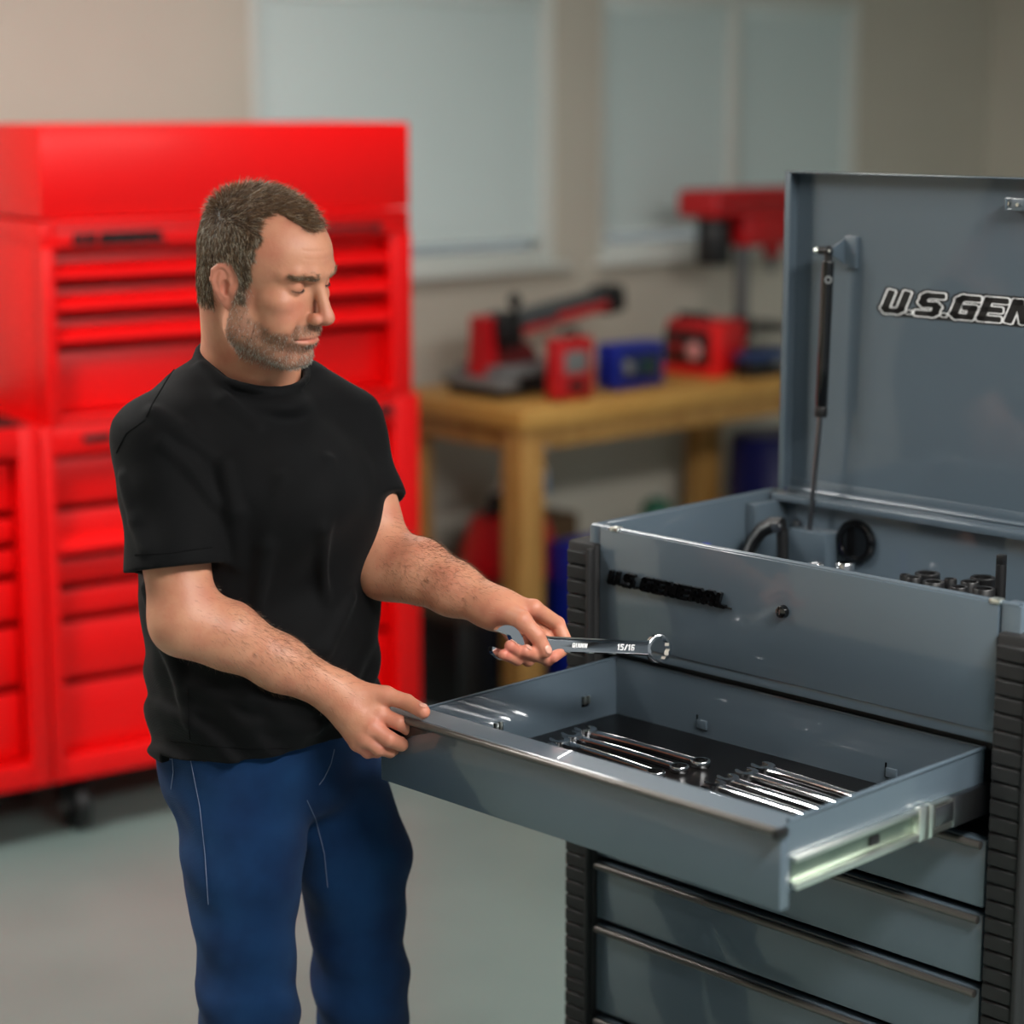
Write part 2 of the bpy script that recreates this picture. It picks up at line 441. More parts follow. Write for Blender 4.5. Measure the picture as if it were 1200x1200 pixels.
# gas strut
ws = .415
st = on_w(971, 294, ws); sm_ = on_w(962, 486, ws); sb = on_w(948, 634, ws)
bt = on_w(990, 292, lw)
m = MB()
m.box((st.x + .004, lw - .008, Z0 + st.z - .028), (st.x + .030, lw, Z0 + st.z + .022), .001)
m.prism([(0, -.026), (.040, -.006), (.040, .006), (0, .020)], .003, Matrix.Translation((st.x + .008, lw, Z0 + st.z)) @ Matrix.Rotation(R(-90), 4, 'Z') @ Matrix.Rotation(R(90), 4, 'X'))
m.build('strut_bracket', M_SLATE, lid)
up = (st - sm_).normalized()
strut = MB()
strut.cyl(C(sm_), C(st - up * .016), .0098, n=24, bev=.001)
so = strut.build('gas_strut', M_GLOSSBLACK, cart)
MB().cyl(C(sb + up * .014), C(sm_ + up * .02), .0044, n=16).build('strut_rod', M_STEEL, so)
m = MB(); m.cyl(C(sm_ - up * .003), C(sm_ + up * .014), .0104, n=24, bev=.001); m.build('gland', M_BLACKP, so)
for e, sgn in ((st, -1), (sb, 1)):
    m = MB(); m.cyl(C(e), C(e + up * .018 * sgn), .0062, n=16); m.ball(C(e), .0085, 16); m.cyl(C(e + Vector((-.018, 0, 0))), C(e), .0068, n=14, bev=.001)
    m.build('ball_joint', M_BLACKP, so)
    m = MB(); m.cyl(C(e + Vector((-.026, 0, 0))), C(e + Vector((-.018, 0, 0))), .0048, n=12); m.ball(C(e + Vector((.006, -.006, 0))), .0022, 8)
    m.build('stud', M_ZINC, so)
lp = st - up * .045
MB().lathe([(.0035, .0004), (.0062, .0004), (.0062, 0), (.0035, 0), (.0035, .0004)], Matrix.Translation(C(lp + Vector((.0072, -.0069, 0)))) @ Matrix.Rotation(R(45), 4, 'Z') @ Matrix.Rotation(R(90), 4, 'X'), 20).build('sticker', M_GREYP, so, smooth=False)
# strut foot box, bolt and round cover on the inside of the back wall
m = MB(); m.box((sb.x - .036, .405, Z0 - .175), (sb.x + .042, D - .011, Z0 - .052), .003); m.build('strut_foot', M_SLATE, cart)
m = MB(); m.box((.012, .36, Z0 - .175), (.034, D - .011, Z0 - .012), .002); m.build('corner_gusset', M_SLATE, cart)
p = on_w(929, 616, .43); MB().lathe([(0, .008), (.004, .008), (.0075, .005), (.008, 0), (0, 0)], Matrix.Translation((p.x, D - .012, Z0 + p.z)) @ Matrix.Rotation(R(90), 4, 'X'), 16).build('bolt', M_STEEL, cart)
p = on_w(1000, 636, .43); MB().lathe([(0, .006), (.024, .006), (.026, .010), (.033, .011), (.0365, .008), (.037, 0), (0, 0)], Matrix.Translation((p.x, D - .012, Z0 + p.z)) @ Matrix.Rotation(R(90), 4, 'X'), 36).build('port_cover', M_GLOSSBLACK, cart)

# open drawer
DT = -.202; DF = -.291; w0, w1 = -.405, .012; sL, sR = .047, .707
th = .0022
m = MB()
m.box((sL, w0, Z0 + DF - .004), (sR, w1, Z0 + DF - .001))
m.box((sL, w0, Z0 + DF - .004), (sL + th, w1, Z0 + DT)); m.box((sR - th, w0, Z0 + DF - .004), (sR, w1, Z0 + DT))
m.box((sL, w1 - th, Z0 + DF - .004), (sR, w1, Z0 + DT))
m.tube([(sL + .001, w0, Z0 + DT), (sL + .001, w1, Z0 + DT)], .0022, 8); m.tube([(sR - .0005, w0, Z0 + DT), (sR - .0005, w1, Z0 + DT)], .0030, 8)
m.tube([(sL, w1 - .001, Z0 + DT), (sR, w1 - .001, Z0 + DT)], .0018, 8)
drw = m.build('drawer', M_SLATE, cart)
m = MB(); m.box((sL + .003, w0 + .002, Z0 + DF - .001), (sR - .003, w1 - .003, Z0 + DF + .0015), .0005); m.build('liner', M_LINER, drw)
m = MB(); m.box((-.008, -.422, Z0 - .312), (sR + .003, -.402, Z0 - .214), .003)
m.build('drawer_front', M_SLATE, drw)
m = MB()                                                # sloping top ledge of the front
ledge = [(-.386, DT + .000), (-.386, DT - .004), (-.402, -.216), (-.424, -.216), (-.427, -.209), (-.424, -.2055)]
m.prism(ledge, sR + .003 - .004, Matrix(((0, 0, 1, .004), (1, 0, 0, 0), (0, 1, 0, Z0), (0, 0, 0, 1))))
m.build('front_ledge', M_SLATE, drw)
M_PULL = mat('drawer_pull_trim', rgb(96, 92, 88), .32, .55, bump=(200, .04))
m = MB(); m.tube([(-.004, -.4275, Z0 - .2105), (sR + .001, -.4275, Z0 - .2105)], .0052, 12); m.build('drawer_pull', M_PULL, drw)
m = MB(); m.box((sR - .003, -.434, Z0 - .219), (sR + .008, -.412, Z0 - .206), .003); m.build('pull_end_cap', M_BLACKP, drw)
m = MB(); m.box((-.010, -.434, Z0 - .222), (.004, -.400, Z0 - .206), .003); m.build('pull_end_cap', M_BLACKP, drw)
m = MB(); m.prism([(0, 0), (.016, -.006), (.032, -.002), (.046, -.008), (.060, .002), (.10, .016), (0, .016)], .003, Matrix.Translation((.0, -.4215, Z0 - .2345)) @ Matrix.Rotation(R(90), 4, 'X'))
m.build('latch_plate', M_BLACKP, drw)
# bright tabs and slots in the drawer walls
for px, py in ((686, 822), (583, 853)):
    q = on_plane(px, py, A0 + cS * (sL + .003), cS) - A0; y = q @ cV; z = q[2] + Z0
    m = MB(); m.box((sL + th - .0005, y - .0075, z - .008), (sL + th + .0006, y + .0075, z + .008)); sl = m.build('divider_slot', M_GLOSSBLACK, drw, smooth=False)
    m = MB(); m.box((sL + th, y - .0045, z - .004), (sL + th + .004, y + .0005, z + .008), .0006); m.box((sL + th, y + .004, z - .004), (sL + th + .004, y + .0085, z + .008), .0006); m.build('tab', M_ZINC, sl)
for px, py in ((823, 848), (1045, 905)):
    q = on_w(px, py, w1 - th)
    m = MB(); m.box((q.x - .010, w1 - th - .0008, q.z + Z0 - .0095), (q.x + .010, w1 - th + .0002, q.z + Z0 - .008)); m.box((q.x - .011, w1 - th - .0008, q.z + Z0 - .009), (q.x - .0085, w1 - th + .0002, q.z + Z0 + .012))
    sl = m.build('divider_slot', M_GLOSSBLACK, drw, smooth=False)
    m = MB(); m.box((q.x - .0085, w1 - th - .0035, q.z + Z0 - .008), (q.x + .010, w1 - th, q.z + Z0 + .006), .001); m.build('tab', M_SLATE, sl)
# right and left slides
for sx0, sg in ((sR, 1), (sL, -1)):
    def bx(mb, a, b, y0, y1, z0, z1, bev=.0006):
        xa, xb = sorted((sx0 + sg * a, sx0 + sg * b)); mb.box((xa, y0, Z0 + z0), (xb, y1, Z0 + z1), bev)
    m = MB()
    bx(m, 0, .011, -.40, -.075, -.2535, -.2475, .0015); bx(m, 0, .012, -.40, -.075, -.2880, -.2790, .0015)
    bx(m, 0, .0125, -.150, -.128, -.290, -.245, .002); bx(m, .0, .0125, -.128, -.115, -.2905, -.2455, .001)
    rail = m.build('slide_rail', M_ZINC, drw)
    m = MB(); bx(m, 0, .0022, -.40, -.03, -.2855, -.2485); m.build('slide_web', mat('greened_steel', (.34, .40, .33), .35, 1.0, var=(18, (.24, .32, .26), .8)), rail)
    m = MB(); bx(m, .002, .012, -.115, .02, -.2785, -.2540); bx(m, .004, .0135, -.075, .30, -.288, -.247); rm = m.build('slide_member', M_STEEL, rail)
    m = MB(); bx(m, .0022, .005, -.245, -.225, -.274, -.262, .001); m.build('lock_lever', M_BLACKP, rail)
# closed drawers under it
zd = -.316
for h in (.100, .100, .100, .150, .150):
    m = MB(); m.box((.026, -.006, Z0 + zd - h), (W - .034, .012, Z0 + zd - .006), .002)
    m.box((.03, .012, Z0 + zd - h + .006), (W - .038, .40, Z0 + zd - h + .01)); m.box((.03, .012, Z0 + zd - h + .006), (.034, .40, Z0 + zd - .02)); m.box((W - .042, .012, Z0 + zd - h + .006), (W - .038, .40, Z0 + zd - .02))
    d = m.build('drawer', M_SLATE, cart)
    m = MB(); m.tube([(.03, -.012, Z0 + zd - .012), (W - .038, -.012, Z0 + zd - .012)], .0055, 10); m.build('drawer_pull', M_PULL, d)
    zd -= h + .004
m = MB(); m.box((.030, .016, Z0 - .205), (W - .038, .03, Z0 - .188), 0); m.build('gap_shade_strip', M_BLACKP, cart)  # black strip standing in for the shade in the slot above the drawer

# corner bumpers with ribs
def bumper(s0, s1, ztop):
    m = MB(); m.box((s0, -.012, Z0 - .93), (s1, .05, Z0 + ztop), .006)
    b = m.build('corner_bumper', M_RUBBER, cart)
    me = None; z = Z0 + ztop - .014; sgn = 1 if s0 > .3 else -1
    while z - .018 > Z0 - .92:
        if me is None:
            q = MB(); q.box((s0 + .004, -.018, -.0208), (s1 - .012, -.008, 0), .0022, seg=1); o = q.build('rib', M_RUBBER, b); me = o.data
        else: o = link('rib', me, b)
        o.location = (0, 0, z); z -= .0232
    q = MB(); q.box((s1 - .010, -.024, Z0 - .925), (s1 - .002, -.008, Z0 + ztop - .006), .003); q.build('bumper_edge', M_RUBBER, b)
bumper(-.036, .0235, -.026); bumper(W - .0285, W + .034, -.036)
# casters
for x, y in ((.05, .06), (W - .05, .06), (.05, D - .06), (W - .05, D - .06)):
    m = MB(); m.box((x - .035, y - .035, Z0 - .968), (x + .035, y + .035, Z0 - .956), .002); m.box((x - .026, y - .03, Z0 - 1.06), (x - .020, y + .02, Z0 - .965), .002); m.box((x + .020, y - .03, Z0 - 1.06), (x + .026, y + .02, Z0 - .965), .002)
    c = m.build('caster', M_ZINC, cart)
    MB().cyl((x - .016, y - .01, .063), (x + .016, y - .01, .063), .063, n=28, bev=.006).build('wheel', M_BLACKP, c)

# ================================================================== combination wrenches
def wrench_parts(L, sc, parent, hf=.34):
    """open end at x=0, ring centre at x=L, lying flat on z=0; sc = width of the shaft"""
    h = sc * hf; r1 = sc * 1.04; r2 = sc * .86
    # open jaw
    N = 26; ang0 = R(180 - 15)
    gap = r1 * .44
    outer = []
    for k in range(N + 1):
        a = ang0 + R(42) + (2 * math.pi - R(84)) * k / N
        outer.append((r1 * math.cos(a) * (1.0), r1 * math.sin(a) * .95))
    ca, sa = math.cos(ang0), math.sin(ang0)
    def loc(u, v): return (u * ca - v * sa, u * sa + v * ca)
    inner = [loc(r1 * .80, -gap * 1.04), loc(-r1 * .10, -gap), loc(-r1 * .34, -gap * .5), loc(-r1 * .34, gap * .5), loc(-r1 * .10, gap), loc(r1 * .80, gap * 1.04)]
    # outer runs ccw from just above the mouth round to just below it; the mouth closes it
    m = MB(); m.prism(outer + inner, h * 1.25)
    es = [e for e in m.bm.edges if len(e.link_faces) == 2 and e.calc_face_angle(0) > R(60)]
    bmesh.ops.bevel(m.bm, geom=es, offset=sc * .06, segments=2, profile=.5, affect='EDGES', clamp_overlap=True)
    j = m.build('open_jaw', M_CHROME, parent)
    # shaft: rounded bar with shallow panel
    m = MB(); secs = []
    x0, x1 = r1 * .62, L - r2 * .80
    nseg = 10
    for i in range(nseg + 1):
        t = i / nseg; x = x0 + (x1 - x0) * t
        wd = sc * (.94 - .10 * t) * (1 + .18 * max(0, 1 - t * 7) ** 2 + .10 * max(0, 1 - (1 - t) * 8) ** 2)
        hz = h * .5 * .92; zc = h * (.62 + .10 * math.sin(math.pi * t))
        pr = [(-1, -.55), (-.82, -1), (-.66, -.86), (.66, -.86), (.82, -1), (1, -.55), (1, .55), (.82, 1), (.66, .86), (-.66, .86), (-.82, 1), (-1, .55)]
        secs.append([m.bm.verts.new((x, a * wd / 2, zc + b * hz)) for a, b in pr])
    for a, b in zip(secs, secs[1:]):
        for k in range(12): m.bm.faces.new((a[k], a[(k + 1) % 12], b[(k + 1) % 12], b[k]))
    m.bm.faces.new(secs[0][::-1]); m.bm.faces.new(secs[-1])
    sh = m.build('shaft', M_CHROME, parent, angle=30)
    # ring with a twelve-point hole
    m = MB(); n = 48; hi = r2 * .75; ht = h * 1.2
    rings = []
    for z, ro in ((0, r2 * .93), (ht * .12, r2), (ht * .88, r2), (ht, r2 * .93)):
        rings.append([m.bm.verts.new((L + ro * math.cos(2 * math.pi * k / n), ro * math.sin(2 * math.pi * k / n), z)) for k in range(n)])
    for z in (ht, 0):
        rings.append([m.bm.verts.new((L + hi * (1 + (.07 if k % 4 == 0 else (-.05 if k % 4 == 2 else 0))) * math.cos(2 * math.pi * k / n), hi * (1 + (.07 if k % 4 == 0 else (-.05 if k % 4 == 2 else 0))) * math.sin(2 * math.pi * k / n), z)) for k in range(n)])
    for a, b in zip(rings, rings[1:] + rings[:1]):
        for k in range(n): m.bm.faces.new((a[k], a[(k + 1) % n], b[(k + 1) % n], b[k]))
    m.build('box_ring', M_CHROME, parent)
    return sh, h
def cart_world(v): return CM @ C(v)
LEFT = [((686, 857), (821, 892)), ((670, 863), (796, 898)), ((656, 869), (769, 904)), ((641, 876), (744, 908))]
names = ['longest', 'second longest', 'third longest', 'shortest']
zl = DF + .0018
for k, (a, b) in enumerate(LEFT):
    pa = on_tray(*a, zl + .006); pb = on_tray(*b, zl + .008)
    L_ = (pb - pa).length; yaw = math.atan2(pb.y - pa.y, pb.x - pa.x)
    lab = {0: 'longest chrome combination wrench in the row beside the bright drawer tabs',
           1: 'chrome combination wrench in the row beside the drawer tabs, second from the drawer back',
           2: 'chrome combination wrench in the row beside the drawer tabs, third from the drawer back',
           3: 'shortest chrome combination wrench in the row beside the drawer tabs, next to the drawer front'}[k]
    t = thing('combination_wrench', lab, 'wrench', cart_world(Vector((pa.x, pa.y, zl))), CRZ + yaw, 'wrenches lying in the open drawer')
    wrench_parts(L_, .0166 - .0005 * k, t, .50)
RIGHT = [(894, 900), (875, 906.5), (853, 913), (838, 919.5), (820, 927)]
for k, a in enumerate(RIGHT):
    pa = on_tray(*a, zl + .006)
    lab = ['chrome combination wrench in the row by the slide rail, closest to drawer back', 'chrome combination wrench in the row by the slide rail, second from the drawer back',
           'chrome combination wrench in the row by the slide rail, middle one of five', 'chrome combination wrench in the row by the slide rail, fourth from the drawer back',
           'chrome combination wrench in the row by the slide rail, half hidden by the drawer front'][k]
    t = thing('combination_wrench', lab, 'wrench', cart_world(Vector((pa.x, pa.y, zl))), CRZ + R(-4), 'wrenches lying in the open drawer')
    wrench_parts(.255 - .004 * k, .0170 - .0007 * k, t, .50)

# ================================================================== tools inside the top box of the cart
BF = -.176
def in_box(px, py, w): return on_w(px, py, w)
# curved black tool handle with a steel pivot
w_ = .345
pc = in_box(917, 617, w_)
t = thing('caliper_tool', 'black curved clamping tool with a steel pivot pin standing inside the cart top box', 'hand tool', cart_world(Vector((pc.x, w_, BF))), CRZ)
def ob(v): return Vector((v.x - pc.x, v.y - w_, v.z - BF))
arc = [in_box(x, y, w_ - .012 * i / 5) for i, (x, y) in enumerate([(917, 616), (905, 615), (893, 621), (883, 633), (876, 648), (871, 664)])]
end = ob(arc[-1]); arc_l = [ob(p) for p in arc] + [Vector((end.x - .012, end.y, .012))]
m = MB(); m.tube(arc_l, [.0135, .0135, .0125, .0120, .0115, .011, .010], 12); jaw = m.build('upper_arm', M_BLACKP, t)
m = MB(); m.tube([p + Vector((.004, -.012, .003)) for p in arc_l[1:]], .0028, 8); m.build('arm_rib', M_GREYP, jaw)
m = MB(); q = ob(pc); m.tube([q + Vector((0, 0, -.004)), q + Vector((.002, .0, -.045)), Vector((.004, 0, .004))], [.010, .0095, .010], 12)
m.box((-.030, -.02, 0), (.02, .02, .012), .003); m.build('lower_arm', M_BLACKP, t)
m = MB(); m.cyl(q + Vector((0, -.018, 0)), q + Vector((0, -.010, 0)), .0085, n=20, bev=.001); m.build('pivot_pin', M_STEEL, t)
# blue cap, chrome sockets, black impact sockets, extension bar
def socket(px, py, w, r, mt, label, group, twist=0, name='socket'):
    p = in_box(px, py, w); h = p.z - BF
    t = thing(name, label, 'socket', cart_world(Vector((p.x, w, BF))), CRZ, group)
    m = MB(); ri = r * .68
    m.lathe([(ri, h * .55), (ri, h - .0006), (r * .93, h), (r, h - .0015), (r, h * .52), (r * .9, h * .46), (r * .9, .001), (0, 0)], n=24)
    m.lathe([(0, h * .55), (ri, h * .55)], n=24); m.build('body', mt, t)
    m = MB(); m.tube([(r * .93 * math.cos(a), r * .93 * math.sin(a), h * .30) for a in np.linspace(0, 2 * math.pi, 20)], .0009, 6, cap=False); m.build('knurl_band', M_STEEL, t)
    return t
p = in_box(827, 636, .20)
t = thing('screwdriver', 'screwdriver with a round blue handle end, barely above the cart rim', 'screwdriver', cart_world(Vector((p.x, .20, BF))), CRZ)
h = p.z - BF
m = MB(); m.lathe([(0, h), (.007, h - .0015), (.0105, h - .007), (.0105, h * .55), (.008, h * .5), (0, h * .5)], n=20); m.build('handle', M_BLUEP, t)
m = MB(); m.lathe([(0, h * .55), (.003, h * .52), (.003, .004), (0, 0)], n=12); m.build('blade', M_CHROME, t)
socket(956, 661, .30, .013, M_CHROME, 'short chrome socket beside the strut foot in the cart top box', 'sockets in the cart top box')
socket(990, 659, .33, .015, M_CHROME, 'chrome socket directly below the round black port cover', 'sockets in the cart top box')
BLK = [(1061, 673, .30, .0085, 'thin black impact socket, first in the left socket bunch'), (1071, 676, .27, .012, 'low black impact socket behind the cart rim in the left bunch'),
       (1087, 671, .33, .019, 'wide tall black impact socket standing highest in the left bunch'), (1094, 681, .28, .0165, 'wide low black impact socket in front of the tall one'),
       (1114, 678, .31, .0095, 'narrow black impact socket, first in the right socket bunch'), (1124, 687, .27, .013, 'low black impact socket at the rim in the right bunch'),
       (1137, 681, .31, .014, 'medium black impact socket in the middle of the right bunch'), (1152, 676, .34, .019, 'wide tall black impact socket standing highest in the right bunch'),
       (1153, 689, .28, .0165, 'wide low black impact socket beside the upright extension bar')]
for x, y, w, r, lb in BLK: socket(x, y, w, r, M_BLACKP, lb, 'sockets in the cart top box', name='impact_socket')
p = in_box(1174, 650, .30); h = p.z - BF
t = thing('extension_bar', 'upright black square-drive extension bar at the end of the sockets', 'extension bar', cart_world(Vector((p.x, .30, BF))), CRZ)
m = MB(); m.lathe([(0, h - .014), (.0072, h - .014), (.0078, h - .017), (.0082, .03), (.0125, .026), (.0125, .001), (0, 0)], n=20); m.build('shank', M_BLACKP, t)
m = MB(); m.box((-.0058, -.0058, h - .015), (.0058, .0058, h), .001); m.build('square_drive', M_BLACKP, t)

# ================================================================== red tool cabinets
RA = R(54.5)
e1 = np.array([math.sin(RA), math.cos(RA), 0]); e2 = np.array([-e1[1], e1[0], 0])
QR = on_z(82, 972, 0) - e2 * .07
RRZ = math.atan2(e1[1], e1[0])
M_REDIN = mat('dark_cabinet_inside', rgb(40, 4, 6), .6)
def red_box(root, x0, x1, z0, z1, dep, fl, fr, ft, fb, body='body'):
    """frame round an opening: fl/fr/ft/fb = widths of left/right stiles and top/bottom rails"""
    m = MB()
    m.box((x0, 0, z0), (x0 + fl, .060, z1), .004); m.box((x1 - fr, 0, z0), (x1, .060, z1), .004)
    m.box((x0 + fl, .001, z1 - ft), (x1 - fr, .045, z1 - .001), .002); m.box((x0 + fl, .001, z0 + .001), (x1 - fr, .045, z0 + fb), .002)
    m.box((x0, .040, z0), (x0 + .015, dep, z1), .003); m.box((x1 - .015, .040, z0), (x1, dep, z1), .003)
    m.box((x0 + .01, .04, z1 - .015), (x1 - .01, dep, z1 - .001), .002); m.box((x0 + .01, .04, z0 + .001), (x1 - .01, dep, z0 + .015), .002); m.box((x0 + .01, dep - .012, z0 + .002), (x1 - .01, dep - .001, z1 - .002))
    b = m.build(body, M_RED, root)
    return b
def red_drawers(root, x0, x1, tops, lips, dep):
    for (zt, zb), lip in zip(tops, lips):
        m = MB(); m.box((x0 + .004, .042, zb + .002), (x1 - .004, .052, zt - .016), .002)
        m.box((x0 + .012, .050, zb + .006), (x1 - .012, dep - .05, zb + .012)); m.box((x0 + .012, .050, zb + .006), (x0 + .016, dep - .05, zt - .03)); m.box((x1 - .016, .050, zb + .006), (x1 - .012, dep - .05, zt - .03))
        d = m.build('drawer', M_RED, root)
        if lip < .02: continue
        m = MB(); l = lip; zz = zb + .006
        b_ = .044; l = l + .008; pr = [(b_, zz + .036), (b_ - l * .55, zz + .028), (b_ - l, zz + .016), (b_ - l, zz + .003), (b_ - l * .85, zz - .002), (b_ - l * .7, zz + .001), (b_ - l * .7, zz + .012), (b_, zz + .022)]
        m.prism(pr, x1 - x0 - .010, Matrix(((0, 0, 1, x0 + .005), (1, 0, 0, 0), (0, 1, 0, 0), (0, 0, 0, 1))))
        m.build('pull', M_RED, d)
def red_caster(root, x, y, ztop):
    m = MB(); m.box((x - .045, y - .045, ztop - .006), (x + .045, y + .045, ztop), .002)
    m.box((x - .032, y - .03, .055), (x - .026, y + .03, ztop - .004), .002); m.box((x + .026, y - .03, .055), (x + .032, y + .03, ztop - .004), .002)
    c = m.build('caster', M_BLACKP, root)
    m = MB(); m.lathe([(0, -.02), (.045, -.02), (.060, -.016), (.063, -.006), (.063, .006), (.060, .016), (.045, .02), (0, .02)], Matrix.Translation((x, y - .012, .063)) @ Matrix.Rotation(R(90), 4, 'Y'), 28)
    w = m.build('wheel', M_BLACKP, c)
    m = MB(); m.cyl((x - .034, y - .012, .063), (x + .034, y - .012, .063), .012, n=14); m.build('hub', M_GREYP, w)
BOT = .147
qq = Vector((QR[0], QR[1], 0))
# main rolling cabinet
rc = thing('rolling_tool_cabinet', 'wide red rolling drawer cabinet under the red top chest', 'tool cabinet', qq, RRZ)
red_box(rc, -.062, .985, BOT, 1.008, .50, .032, .075, .070, .058)
red_drawers(rc, -.030, .910, [(.938, .812), (.812, .694), (.694, .621), (.621, .541), (.541, .388), (.388, .205)], [.010, .030, .010, .010, .010, .010], .49)
for x in (.02, .90): red_caster(rc, x, .085, BOT); red_caster(rc, x, .42, BOT)
m = MB(); m.box((.042, -.006, .966), (.112, .002, .982), .002); m.build('name_plate', M_BLACKP, rc)
m = MB(); m.box((.86, -.006, .960), (.90, .002, .984), .002); m.build('latch_plate', M_BLACKP, rc)
m = MB(); m.tube([(.985, .10, .93), (1.035, .10, .93), (1.035, .42, .93), (.985, .42, .93)], .013, 10); m.build('side_handle', M_RED, rc)
# top chest on it
tcz = 1.010
tc_ = thing('top_tool_chest', 'red top tool chest with lid and shallow drawers standing on the wide red cabinet', 'tool chest', qq + Vector((0, 0, tcz)), RRZ)
red_box(tc_, -.040, .965, 0, .412, .46, .030, .060, .006, .018)
m = MB(); m.box((-.008, -.004, .412), (.93, .05, .456), .003); m.box((-.040, .008, .408), (.965, .455, .470), .003); m.build('name_rail', M_RED, tc_)
red_drawers(tc_, -.010, .905, [(.405, .330), (.330, .256), (.256, .181), (.181, .022)], [.030, .030, .030, .010], .45)
m = MB(); m.box((-.038, .002, .476), (.963, .44, .690), .006); m.box((-.02, -.010, .455), (.945, .02, .474), .004); m.build('lid', M_RED, tc_)
mb, wd = stroke_text('U.S. GENERAL', .026, .007, .007, 0, .004, slant=.22, gap=.44); mb.bm.free()
mb, _ = stroke_text('U.S. GENERAL', .026, .007, .0085, 0, .004, slant=.22, gap=.44, M=Matrix.Translation((.036, -.004, .417)) @ Matrix.Rotation(R(90), 4, 'X') @ Matrix.Diagonal((.235 / wd, 1, 1, 1)))
mb.build('badge_letters', M_BLACKP, tc_, smooth=False)
m = MB(); m.box((.60, -.008, .424), (.872, .0, .438), .002); m.cyl((.858, -.012, .430), (.858, 0, .430), .011, n=16); m.build('lock_plate', M_BLACKP, tc_)
# neighbour cabinet
lc = thing('rolling_tool_cabinet', 'red rolling drawer cabinet without a top chest, holding the red canister', 'tool cabinet', qq, RRZ)
red_box(lc, -.80, -.068, BOT, 1.014, .50, .050, .050, .070, .062)
red_drawers(lc, -.748, -.120, [(.942, .812), (.812, .738), (.738, .662), (.662, .549), (.549, .392), (.392, .211)], [.010] * 6, .49)
for x in (-.71, -.27): red_caster(lc, x, .085, BOT); red_caster(lc, x, .42, BOT)
m = MB(); m.box((-.795, .01, 1.0145), (-.085, .49, 1.019), .001); m.build('top_mat', M_BLACKP, lc)
cz = 1.019
t = thing('canister', 'dark red canister standing on the top mat of the cabinet without a chest', 'canister', qq + Vector((e1 * -.20 + e2 * .16)) + Vector((0, 0, cz)), RRZ)
m = MB(); m.lathe([(0, 0), (.052, 0), (.055, .004), (.055, .075), (.050, .088), (.032, .095), (0, .095)], n=28); m.build('body', mat('dark_red_plastic', rgb(120, 8, 12), .4, var=(20, rgb(100, 6, 10), .5)), t)
m = MB(); m.cyl((0, 0, .094), (0, 0, .110), .03, n=20, bev=.002); m.build('cap', M_BLACKP, t)

# ================================================================== workbench and what is on it
def wood(name, c1, c2, sc):
    m = mat(name, c1, .45)
    nt = m.node_tree; b = nt.nodes['Principled BSDF']
    tcn = nt.nodes.new('ShaderNodeTexCoord'); mp = nt.nodes.new('ShaderNodeMapping'); mp.inputs['Scale'].default_value = sc
    n = nt.nodes.new('ShaderNodeTexNoise'); n.inputs['Scale'].default_value = 6; n.inputs['Detail'].default_value = 6; n.inputs['Distortion'].default_value = .6
    r = nt.nodes.new('ShaderNodeValToRGB'); r.color_ramp.elements[0].color = (*c1, 1); r.color_ramp.elements[1].color = (*c2, 1)
    r.color_ramp.elements[0].position = .35; r.color_ramp.elements[1].position = .7
    nt.links.new(tcn.outputs['Object'], mp.inputs[0]); nt.links.new(mp.outputs[0], n.inputs['Vector']); nt.links.new(n.outputs['Fac'], r.inputs[0]); nt.links.new(r.outputs[0], b.inputs['Base Color'])
    return m
M_WOOD = wood('pine_wood', rgb(206, 158, 84), rgb(186, 132, 60), (1, 8, 8))
M_WOODL = wood('pine_leg_wood', rgb(196, 148, 82), rgb(166, 116, 56), (8, 8, 1))
kb0 = Vector((KB[0], KB[1], 0))
bench = thing('workbench', 'wooden workbench with a thick top and square legs under the windows', 'workbench', kb0, BRZ)
BL, BD = 1.42, .60
MB().box((0, 0, BENCH_Z - .058), (BL, BD, BENCH_Z), .006).build('benchtop', M_WOOD, bench)
for s, w in ((.012, .012), (BL - .10, .012), (.012, BD - .10), (BL - .10, BD - .10)):
    MB().box((s, w, 0), (s + .088, w + .088, BENCH_Z - .058), .004).build('leg', M_WOODL, bench)
m = MB(); m.box((.10, .03, BENCH_Z - .125), (BL - .10, .06, BENCH_Z - .058), .003); m.box((.10, BD - .06, BENCH_Z - .125), (BL - .10, BD - .03, BENCH_Z - .058), .003)
m.box((.03, .10, BENCH_Z - .125), (.06, BD - .10, BENCH_Z - .058), .003); m.box((BL - .06, .10, BENCH_Z - .125), (BL - .03, BD - .10, BENCH_Z - .058), .003); m.build('apron', M_WOODL, bench)
def on_b(px, py, w):
    p = on_plane(px, py, KB + b2 * w, b2) - KB
    return p @ b1, p[2] + BENCH_Z
def bthing(name, label, cat, s, w, z, group=None):
    return thing(name, label, cat, Vector(KB + b1 * s + b2 * w) + Vector((0, 0, z - BENCH_Z)), BRZ, group)

# bench-top band saw with its arm raised
w = .31
sA, _ = on_b(556, 460, w); sB, _ = on_b(644, 460, w)
t = bthing('band_saw', 'red and black bench saw with its long arm tilted up', 'saw', sA, w, BENCH_Z)
Ls = sB - sA
def sb_(px, py, ww=w): s, z = on_b(px, py, ww); return s - sA, z - BENCH_Z
m = MB(); m.box((.0, -.10, 0), (Ls, .12, .055), .008); m.build('base', M_BLACKP, t)
m = MB(); m.box((.02, -.11, .062), (Ls + .01, .10, .090), .004); m.box((-.02, -.13, .03), (.06, .12, .062), .006); m.build('bed', M_GREYP, t)
x0, z0 = sb_(566, 425); x1, z1 = sb_(560, 372)
m = MB(); m.prism([(x0 - .035, .05), (x0 + .03, .05), (x1 + .05, z1 - .03), (x1 + .035, z1 + .005), (x1 - .005, z1), (x1 - .005, z1 - .05)], .06, Matrix.Translation((0, .03, 0)) @ Matrix.Rotation(R(90), 4, 'X')); m.build('upright', M_REDP, t)
